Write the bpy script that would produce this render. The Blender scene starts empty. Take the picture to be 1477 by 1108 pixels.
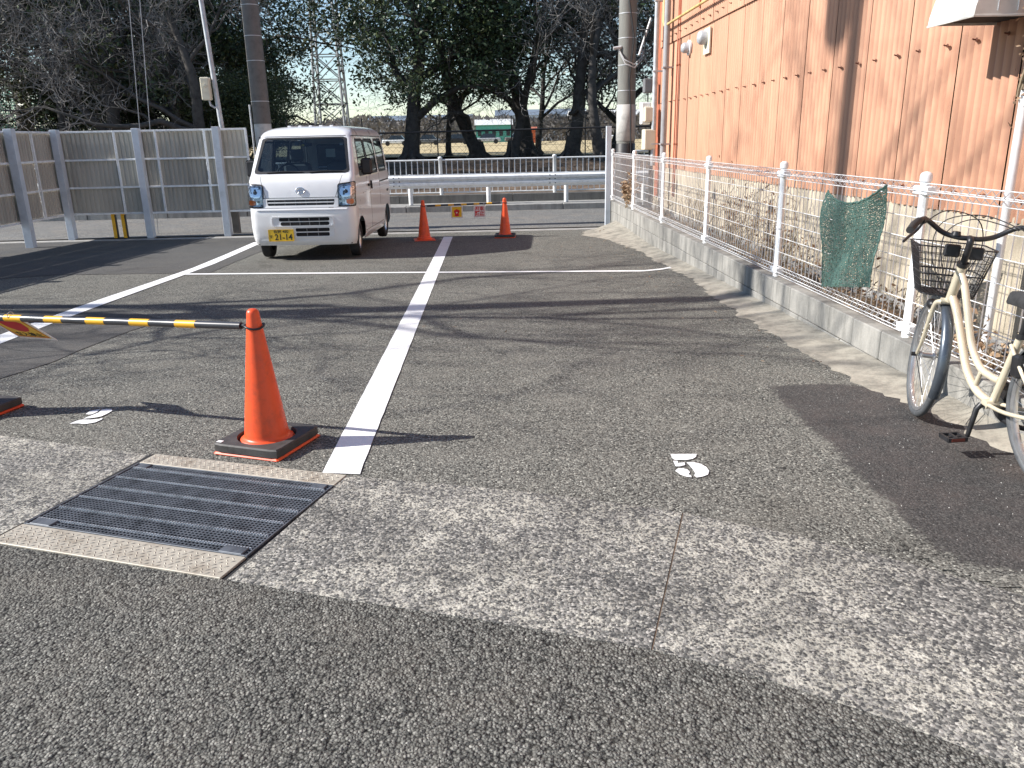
import bpy, math, random
from math import sin, cos, pi, radians, sqrt, atan2
from mathutils import Vector, Matrix, noise

# ------------------------------------------------------------------ camera, sky, sun, exposure
sc = bpy.context.scene
COL = sc.collection
H = 1.45
PITCH, YAW, ROLL = radians(17.1003), radians(1.6233), radians(-1.2)
cam = bpy.data.cameras.new("camera")
cam.sensor_width = 36.0
cam.lens = 1150.0 / 1477.0 * 36.0
cam.clip_start = 0.05
cam.clip_end = 6000
camo = bpy.data.objects.new("camera", cam)
COL.objects.link(camo)
fw = Vector((sin(YAW) * cos(PITCH), cos(YAW) * cos(PITCH), -sin(PITCH)))
rt0 = Vector((cos(YAW), -sin(YAW), 0))
up0 = rt0.cross(fw)
rt = rt0 * cos(ROLL) + up0 * sin(ROLL)
up = up0 * cos(ROLL) - rt0 * sin(ROLL)
camo.matrix_world = Matrix(((rt.x, up.x, -fw.x, 0), (rt.y, up.y, -fw.y, 0), (rt.z, up.z, -fw.z, H), (0, 0, 0, 1)))
sc.camera = camo

SUN_EL = radians(34.5)
SD = Vector((1.04, 0.035, 0)).normalized()
SUN_DIR = Vector((SD.x * cos(SUN_EL), SD.y * cos(SUN_EL), -sin(SUN_EL)))
world = bpy.data.worlds.new("World")
sc.world = world
world.use_nodes = True
wn = world.node_tree.nodes
wl = world.node_tree.links
bgn = wn.get("Background") or wn.new("ShaderNodeBackground")
sky = wn.new("ShaderNodeTexSky")
sky.sky_type = 'NISHITA'
sky.sun_disc = False
sky.sun_elevation = SUN_EL
sky.sun_rotation = atan2(-SUN_DIR.x, -SUN_DIR.y)
sky.air_density = 1.0
sky.dust_density = 0.1
sky.ozone_density = 2.2
wl.new(sky.outputs[0], bgn.inputs[0])
bgn.inputs[1].default_value = 0.10
sl = bpy.data.lights.new("sun", 'SUN')
sl.energy = 5.0
sl.angle = radians(0.55)
sl.color = (1.0, 0.955, 0.90)
slo = bpy.data.objects.new("sun", sl)
slo.rotation_euler = SUN_DIR.to_track_quat('-Z', 'Y').to_euler()
slo.location = (-20, 0, 20)
COL.objects.link(slo)
sc.view_settings.view_transform = 'Standard'
sc.view_settings.look = 'None'
sc.view_settings.gamma = 1.0
sc.view_settings.exposure = 0.8
try:
    sc.view_settings.use_curve_mapping = False
except Exception:
    pass


# ------------------------------------------------------------------ materials
def NT(name):
    m = bpy.data.materials.new(name)
    m.use_nodes = True
    return m, m.node_tree.nodes, m.node_tree.links, m.node_tree.nodes["Principled BSDF"]


def ramp(n, stops, interp='LINEAR'):
    r = n.new("ShaderNodeValToRGB")
    r.color_ramp.interpolation = interp
    e = r.color_ramp.elements
    while len(e) > 1:
        e.remove(e[-1])
    e[0].position = stops[0][0]
    e[0].color = (*stops[0][1], 1)
    for p, c in stops[1:]:
        q = e.new(p)
        q.color = (*c, 1)
    return r


def mixc(n, l, fac, a, b, mode='MIX'):
    x = n.new("ShaderNodeMix")
    x.data_type = 'RGBA'
    x.blend_type = mode
    for s, v in ((x.inputs[0], fac), (x.inputs[6], a), (x.inputs[7], b)):
        if isinstance(v, (int, float)):
            s.default_value = v
        elif isinstance(v, tuple):
            s.default_value = (*v, 1)
        else:
            l.new(v, s)
    return x.outputs[2]


def tex(n, l, kind, scale, vec, **kw):
    t = n.new(kind)
    t.inputs["Scale"].default_value = scale
    for k, v in kw.items():
        if k in t.inputs:
            t.inputs[k].default_value = v
        else:
            setattr(t, k, v)
    l.new(vec, t.inputs["Vector"])
    return t


def bump(n, l, bs, h, strength, dist, prev=None):
    b = n.new("ShaderNodeBump")
    b.inputs["Strength"].default_value = strength
    b.inputs["Distance"].default_value = dist
    l.new(h, b.inputs["Height"])
    if prev is not None:
        l.new(prev, b.inputs["Normal"])
    l.new(b.outputs[0], bs.inputs["Normal"])
    return b.outputs[0]


def pm(name, col, rough=0.6, metal=0.0, var=0.15, vs=3.0, bstr=0.0, bs=40.0, spec=None, dark=None, randobj=0.0, coat=0.0, stretch=None):
    """plain paint/metal/plastic with uneven tone, dirt and fine relief"""
    m, n, l, b = NT(name)
    co = n.new("ShaderNodeTexCoord")
    vec = co.outputs["Object"]
    if stretch:
        mp = n.new("ShaderNodeMapping")
        mp.inputs["Scale"].default_value = stretch
        l.new(vec, mp.inputs[0])
        vec = mp.outputs[0]
    nz = tex(n, l, "ShaderNodeTexNoise", vs, vec, Detail=6.0, Roughness=0.65)
    d = dark or tuple(c * (1 - 2.2 * var) for c in col)
    li = tuple(min(1, c * (1 + var)) for c in col)
    r = ramp(n, [(0.3, d), (0.5, col), (0.72, li)])
    l.new(nz.outputs[0], r.inputs[0])
    out = r.outputs[0]
    if randobj:
        oi = n.new("ShaderNodeObjectInfo")
        hs = n.new("ShaderNodeHueSaturation")
        mr = n.new("ShaderNodeMapRange")
        mr.inputs[3].default_value = 1 - randobj
        mr.inputs[4].default_value = 1 + randobj
        l.new(oi.outputs["Random"], mr.inputs[0])
        l.new(mr.outputs[0], hs.inputs["Value"])
        l.new(out, hs.inputs["Color"])
        out = hs.outputs[0]
    l.new(out, b.inputs["Base Color"])
    b.inputs["Metallic"].default_value = metal
    rr = n.new("ShaderNodeMapRange")
    rr.inputs[3].default_value = max(0.02, rough - 0.08)
    rr.inputs[4].default_value = min(1, rough + 0.12)
    l.new(nz.outputs[0], rr.inputs[0])
    l.new(rr.outputs[0], b.inputs["Roughness"])
    if spec is not None:
        b.inputs["Specular IOR Level"].default_value = spec
    if coat:
        b.inputs["Coat Weight"].default_value = coat
        b.inputs["Coat Roughness"].default_value = 0.05
    if bstr:
        n2 = tex(n, l, "ShaderNodeTexNoise", bs, vec, Detail=4.0)
        bump(n, l, b, n2.outputs[0], bstr, 0.01)
    return m


def asphalt_core(n, l, vec, cell, lo, mid, hi, patch=0.35, tint=(0.5, 0.42, 0.33), fleck=0.965, dark_amt=0.5):
    wob = tex(n, l, "ShaderNodeTexNoise", cell * 0.8, vec, Detail=2.0)
    av = n.new("ShaderNodeVectorMath")
    av.operation = 'MULTIPLY_ADD'
    l.new(wob.outputs["Color"], av.inputs[0])
    av.inputs[1].default_value = (0.006, 0.006, 0.006)
    l.new(vec, av.inputs[2])
    v = tex(n, l, "ShaderNodeTexVoronoi", cell, av.outputs[0])
    sep = n.new("ShaderNodeSeparateColor")
    l.new(v.outputs["Color"], sep.inputs[0])
    r = ramp(n, [(0.0, lo), (0.38, tuple(c * .85 for c in mid)), (0.72, mid), (fleck - 0.01, hi), (fleck, tuple(min(.6, c * 1.35) for c in hi)), (1.0, tuple(min(.6, c * 1.6) for c in hi))])
    l.new(sep.outputs[0], r.inputs[0])
    gap = ramp(n, [(0.0, (1, 1, 1)), (0.5, (1, 1, 1)), (0.9, (1 - dark_amt,) * 3)])
    l.new(v.outputs["Distance"], gap.inputs[0])
    c1 = mixc(n, l, 1.0, r.outputs[0], gap.outputs[0], 'MULTIPLY')
    p1 = tex(n, l, "ShaderNodeTexNoise", 0.55, vec, Detail=5.0, Roughness=0.6)
    pr = ramp(n, [(0.3, (1 - patch,) * 3), (0.5, (1, 1, 1)), (0.7, (1 + patch * .5,) * 3)])
    l.new(p1.outputs[0], pr.inputs[0])
    c2 = mixc(n, l, 1.0, c1, pr.outputs[0], 'MULTIPLY')
    p2 = tex(n, l, "ShaderNodeTexNoise", 2.6, vec, Detail=6.0, Roughness=0.7)
    dr = ramp(n, [(0.45, (0, 0, 0)), (0.75, (0.45, 0.45, 0.45))])
    l.new(p2.outputs[0], dr.inputs[0])
    c3 = mixc(n, l, dr.outputs[0], c2, tuple(t * .55 for t in tint))
    # oil drips and old damp stains
    p3 = tex(n, l, "ShaderNodeTexNoise", 1.15, vec, Detail=3.0, Roughness=0.55, Distortion=0.6)
    sr = ramp(n, [(0.0, (1, 1, 1)), (0.62, (1, 1, 1)), (0.74, (0.72, 0.71, 0.70))])
    l.new(p3.outputs[0], sr.inputs[0])
    c4 = mixc(n, l, 1.0, c3, sr.outputs[0], 'MULTIPLY')
    # rusty brown specks
    p4 = tex(n, l, "ShaderNodeTexNoise", 7.0, vec, Detail=4.0, Roughness=0.7)
    rs = ramp(n, [(0.0, (0, 0, 0)), (0.71, (0, 0, 0)), (0.78, (0.5, 0.5, 0.5))])
    l.new(p4.outputs[0], rs.inputs[0])
    c5 = mixc(n, l, rs.outputs[0], c4, (0.19, 0.11, 0.06))
    inv = ramp(n, [(0.0, (1, 1, 1)), (0.9, (0, 0, 0))])
    l.new(v.outputs["Distance"], inv.inputs[0])
    mh = n.new("ShaderNodeMath")
    mh.operation = 'MULTIPLY_ADD'
    l.new(inv.outputs[0], mh.inputs[0])
    mh.inputs[1].default_value = 0.6
    l.new(sep.outputs[1], mh.inputs[2])
    return c5, mh.outputs[0]


def asphalt(name, cell, lo, mid, hi, bstr, bd, rough=0.9, blend=None, **kw):
    """blend: another asphalt that shows at the feathered edge, by the vertex attribute 'edge'"""
    m, n, l, b = NT(name)
    co = n.new("ShaderNodeTexCoord")
    vec = co.outputs["Object"]
    c, h = asphalt_core(n, l, vec, cell, lo, mid, hi, **kw)
    b.inputs["Roughness"].default_value = rough
    b.inputs["Specular IOR Level"].default_value = 0.3
    if blend:
        b2 = dict(blend)
        c_b, h_b = asphalt_core(n, l, vec, b2.pop('cell'), b2.pop('lo'), b2.pop('mid'), b2.pop('hi'), **b2)
        at = n.new("ShaderNodeAttribute")
        at.attribute_name = 'edge'
        nz = tex(n, l, "ShaderNodeTexNoise", 22.0, vec, Detail=6.0, Roughness=0.8)
        ma = n.new("ShaderNodeMath"); ma.operation = 'MULTIPLY_ADD'
        l.new(nz.outputs[0], ma.inputs[0]); ma.inputs[1].default_value = 1.5
        l.new(at.outputs["Fac"], ma.inputs[2])
        mr = n.new("ShaderNodeMapRange")
        mr.inputs[1].default_value = 1.02
        mr.inputs[2].default_value = 1.22
        l.new(ma.outputs[0], mr.inputs[0])
        c = mixc(n, l, mr.outputs[0], c_b, c)
        mxh = n.new("ShaderNodeMix")
        mxh.data_type = 'FLOAT'
        l.new(mr.outputs[0], mxh.inputs[0]); l.new(h_b, mxh.inputs[2]); l.new(h, mxh.inputs[3])
        h = mxh.outputs[0]
    l.new(c, b.inputs["Base Color"])
    n2 = tex(n, l, "ShaderNodeTexNoise", cell * 0.35, vec, Detail=3.0)
    p = bump(n, l, b, n2.outputs[0], bstr * 0.7, bd * 2)
    bump(n, l, b, h, bstr, bd, p)
    return m


LOT = dict(lo=(0.028, 0.028, 0.026), mid=(0.176, 0.173, 0.153), hi=(0.35, 0.342, 0.298), patch=0.14, fleck=0.994, dark_amt=0.8, tint=(0.38, 0.36, 0.31))


def strip_mat():
    """old cement with its dark aggregate showing where the skin has worn away"""
    m, n, l, b = NT("worn_exposed_cement")
    co = n.new("ShaderNodeTexCoord")
    vec = co.outputs["Object"]
    v = tex(n, l, "ShaderNodeTexVoronoi", 105.0, vec)
    sep = n.new("ShaderNodeSeparateColor")
    l.new(v.outputs["Color"], sep.inputs[0])
    fine = tex(n, l, "ShaderNodeTexNoise", 60.0, vec, Detail=4.0, Roughness=0.75)
    big = tex(n, l, "ShaderNodeTexNoise", 1.6, vec, Detail=4.0, Roughness=0.6)
    mid = tex(n, l, "ShaderNodeTexNoise", 9.0, vec, Detail=4.0, Roughness=0.7)
    a = n.new("ShaderNodeMath"); a.operation = 'MULTIPLY_ADD'
    l.new(big.outputs[0], a.inputs[0]); a.inputs[1].default_value = 0.45
    l.new(fine.outputs[0], a.inputs[2])
    a2 = n.new("ShaderNodeMath"); a2.operation = 'MULTIPLY_ADD'
    l.new(mid.outputs[0], a2.inputs[0]); a2.inputs[1].default_value = 0.34
    l.new(a.outputs[0], a2.inputs[2])
    skin = ramp(n, [(0.0, (0, 0, 0)), (0.493, (0, 0, 0)), (0.535, (1, 1, 1))])
    sc1 = n.new("ShaderNodeMath"); sc1.operation = 'MULTIPLY'
    l.new(a2.outputs[0], sc1.inputs[0]); sc1.inputs[1].default_value = 0.51
    l.new(sc1.outputs[0], skin.inputs[0])
    sc1.inputs[1].default_value = 0.557
    stone = ramp(n, [(0.0, (0.035, 0.036, 0.037)), (0.5, (0.11, 0.108, 0.10)), (0.85, (0.24, 0.23, 0.21)), (1.0, (0.42, 0.40, 0.36))])
    l.new(sep.outputs[0], stone.inputs[0])
    cem = ramp(n, [(0.3, (0.31, 0.295, 0.25)), (0.6, (0.44, 0.42, 0.36)), (0.8, (0.56, 0.54, 0.47))])
    l.new(mid.outputs[0], cem.inputs[0])
    st = ramp(n, [(0.0, (1, 1, 1)), (0.62, (1, 1, 1)), (0.66, (0.12, 0.12, 0.12)), (1.0, (0.12, 0.12, 0.12))])
    l.new(sep.outputs[2], st.inputs[0])
    rimd = ramp(n, [(0.0, (0, 0, 0)), (0.45, (0, 0, 0)), (0.62, (1, 1, 1))])
    l.new(v.outputs["Distance"], rimd.inputs[0])
    stm = mixc(n, l, rimd.outputs[0], st.outputs[0], (1.0, 1.0, 1.0))
    msk = mixc(n, l, 1.0, skin.outputs[0], stm, 'MULTIPLY')
    c = mixc(n, l, msk, stone.outputs[0], cem.outputs[0])
    sn = tex(n, l, "ShaderNodeTexNoise", 1.9, vec, Detail=5.0, Roughness=0.6)
    sr = ramp(n, [(0.45, (1, 1, 1)), (0.68, (0.66, 0.66, 0.66))])
    l.new(sn.outputs[0], sr.inputs[0])
    c = mixc(n, l, 1.0, c, sr.outputs[0], 'MULTIPLY')
    l.new(c, b.inputs["Base Color"])
    b.inputs["Roughness"].default_value = 0.92
    inv = ramp(n, [(0.0, (1, 1, 1)), (0.9, (0, 0, 0))])
    l.new(v.outputs["Distance"], inv.inputs[0])
    p = bump(n, l, b, inv.outputs[0], 0.7, 0.004)
    bump(n, l, b, skin.outputs[0], 0.5, 0.003, p)
    return m


def road_paint():
    m, n, l, b = NT("white_road_paint")
    co = n.new("ShaderNodeTexCoord")
    vec = co.outputs["Object"]
    v = tex(n, l, "ShaderNodeTexVoronoi", 110.0, vec)
    f = tex(n, l, "ShaderNodeTexNoise", 70.0, vec, Detail=4.0, Roughness=0.7)
    g = tex(n, l, "ShaderNodeTexNoise", 2.5, vec, Detail=3.0)
    a = n.new("ShaderNodeMath"); a.operation = 'MULTIPLY_ADD'
    l.new(g.outputs[0], a.inputs[0]); a.inputs[1].default_value = 0.55
    l.new(f.outputs[0], a.inputs[2])
    r = ramp(n, [(0.535, (0.16, 0.16, 0.155)), (0.59, (0.74, 0.74, 0.73)), (0.8, (0.82, 0.82, 0.81))])
    l.new(a.outputs[0], r.inputs[0])
    l.new(r.outputs[0], b.inputs["Base Color"])
    b.inputs["Roughness"].default_value = 0.6
    bump(n, l, b, v.outputs["Distance"], 0.35, 0.004)
    return m


def concrete(name, col=(0.36, 0.345, 0.31), stain=(0.14, 0.135, 0.12), amt=0.75, streak=True):
    m, n, l, b = NT(name)
    co = n.new("ShaderNodeTexCoord")
    vec = co.outputs["Object"]
    mp = n.new("ShaderNodeMapping")
    mp.inputs["Scale"].default_value = (1, 1, 0.22) if streak else (1, 1, 1)
    geo = n.new("ShaderNodeNewGeometry")
    l.new(geo.outputs["Position"], mp.inputs[0])
    a = tex(n, l, "ShaderNodeTexNoise", 5.5, mp.outputs[0], Detail=7.0, Roughness=0.72)
    r = ramp(n, [(0.42, (0, 0, 0)), (0.68, (amt,) * 3)])
    l.new(a.outputs[0], r.inputs[0])
    g = tex(n, l, "ShaderNodeTexNoise", 90.0, geo.outputs["Position"], Detail=3.0)
    base = mixc(n, l, g.outputs[0], tuple(c * .8 for c in col), tuple(min(1, c * 1.2) for c in col))
    c = mixc(n, l, r.outputs[0], base, stain)
    oi = n.new("ShaderNodeObjectInfo")
    hs = n.new("ShaderNodeHueSaturation")
    mr = n.new("ShaderNodeMapRange")
    mr.inputs[3].default_value = 0.86
    mr.inputs[4].default_value = 1.1
    l.new(oi.outputs["Random"], mr.inputs[0])
    l.new(mr.outputs[0], hs.inputs["Value"])
    l.new(c, hs.inputs["Color"])
    l.new(hs.outputs[0], b.inputs["Base Color"])
    b.inputs["Roughness"].default_value = 0.9
    p = bump(n, l, b, g.outputs[0], 0.5, 0.004)
    bump(n, l, b, a.outputs[0], 0.3, 0.02, p)
    return m


def steel_wall(name, col, col2, rust_and_shade):
    """painted corrugated sheet: chalky vertical fading, rusty specks and runs, valleys painted darker as shade"""
    m, n, l, b = NT(name)
    geo = n.new("ShaderNodeNewGeometry")
    mp = n.new("ShaderNodeMapping")
    mp.inputs["Scale"].default_value = (1, 1, 0.09)
    l.new(geo.outputs["Position"], mp.inputs[0])
    a = tex(n, l, "ShaderNodeTexNoise", 6.0, mp.outputs[0], Detail=6.0, Roughness=0.65)
    d = tex(n, l, "ShaderNodeTexNoise", 2.2, geo.outputs["Position"], Detail=6.0, Roughness=0.7)
    r = ramp(n, [(0.3, col2), (0.6, col)])
    l.new(a.outputs[0], r.inputs[0])
    rr = ramp(n, [(0.6, (0, 0, 0)), (0.8, (0.55, 0.55, 0.55))])
    l.new(d.outputs[0], rr.inputs[0])
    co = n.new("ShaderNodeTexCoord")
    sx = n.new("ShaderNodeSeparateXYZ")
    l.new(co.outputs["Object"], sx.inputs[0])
    valley_shade = n.new("ShaderNodeMapRange")  # shading of the ridges put into the colour: valleys go darker
    valley_shade.inputs[1].default_value = -0.004
    valley_shade.inputs[2].default_value = 0.0125
    valley_shade.inputs[3].default_value = 0.0
    valley_shade.inputs[4].default_value = 0.62
    l.new(sx.outputs[0], valley_shade.inputs[0])
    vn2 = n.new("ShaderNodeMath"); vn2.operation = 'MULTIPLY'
    l.new(valley_shade.outputs[0], vn2.inputs[0])
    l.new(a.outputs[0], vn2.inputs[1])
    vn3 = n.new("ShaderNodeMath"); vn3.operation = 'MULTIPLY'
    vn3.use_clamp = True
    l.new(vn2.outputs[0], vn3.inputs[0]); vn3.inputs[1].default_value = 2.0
    c = mixc(n, l, vn3.outputs[0], r.outputs[0], rust_and_shade)
    c = mixc(n, l, rr.outputs[0], c, rust_and_shade)
    oi = n.new("ShaderNodeObjectInfo")
    hs = n.new("ShaderNodeHueSaturation")
    mr = n.new("ShaderNodeMapRange")
    mr.inputs[3].default_value = 0.84
    mr.inputs[4].default_value = 1.1
    l.new(oi.outputs["Random"], mr.inputs[0])
    l.new(mr.outputs[0], hs.inputs["Value"])
    l.new(c, hs.inputs["Color"])
    l.new(hs.outputs[0], b.inputs["Base Color"])
    b.inputs["Roughness"].default_value = 0.62
    g = tex(n, l, "ShaderNodeTexNoise", 30.0, geo.outputs["Position"], Detail=3.0)
    bump(n, l, b, g.outputs[0], 0.12, 0.01)
    return m


def leafmat(name, cols, trans=0.25, rough=0.45):
    m, n, l, b = NT(name)
    geo = n.new("ShaderNodeNewGeometry")
    nz = tex(n, l, "ShaderNodeTexNoise", 1.3, geo.outputs["Position"], Detail=3.0)
    a = n.new("ShaderNodeMath"); a.operation = 'MULTIPLY_ADD'
    l.new(geo.outputs["Random Per Island"], a.inputs[0]); a.inputs[1].default_value = 0.6
    l.new(nz.outputs[0], a.inputs[2])
    s = n.new("ShaderNodeMath"); s.operation = 'MULTIPLY'
    l.new(a.outputs[0], s.inputs[0]); s.inputs[1].default_value = 0.75
    r = ramp(n, [(0.25, cols[0]), (0.6, cols[1]), (0.9, cols[2])])
    l.new(s.outputs[0], r.inputs[0])
    l.new(r.outputs[0], b.inputs["Base Color"])
    b.inputs["Roughness"].default_value = rough
    return m


def glassmat(name, tint, transp=0.55, rough=0.02):
    m, n, l, b = NT(name)
    out = n["Material Output"]
    tr = n.new("ShaderNodeBsdfTransparent")
    tr.inputs[0].default_value = (*tint, 1)
    gl = n.new("ShaderNodeBsdfGlossy")
    gl.inputs["Roughness"].default_value = rough
    gl.inputs["Color"].default_value = (0.95, 0.97, 1, 1)
    fr = n.new("ShaderNodeFresnel")
    fr.inputs[0].default_value = 1.5
    nz = n.new("ShaderNodeTexNoise")
    nz.inputs["Scale"].default_value = 4
    mr = n.new("ShaderNodeMath"); mr.operation = 'MULTIPLY_ADD'
    l.new(nz.outputs[0], mr.inputs[0]); mr.inputs[1].default_value = 0.03
    l.new(fr.outputs[0], mr.inputs[2])
    mx = n.new("ShaderNodeMixShader")
    l.new(mr.outputs[0], mx.inputs[0])
    l.new(tr.outputs[0], mx.inputs[1])
    l.new(gl.outputs[0], mx.inputs[2])
    l.new(mx.outputs[0], out.inputs["Surface"])
    return m


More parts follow.
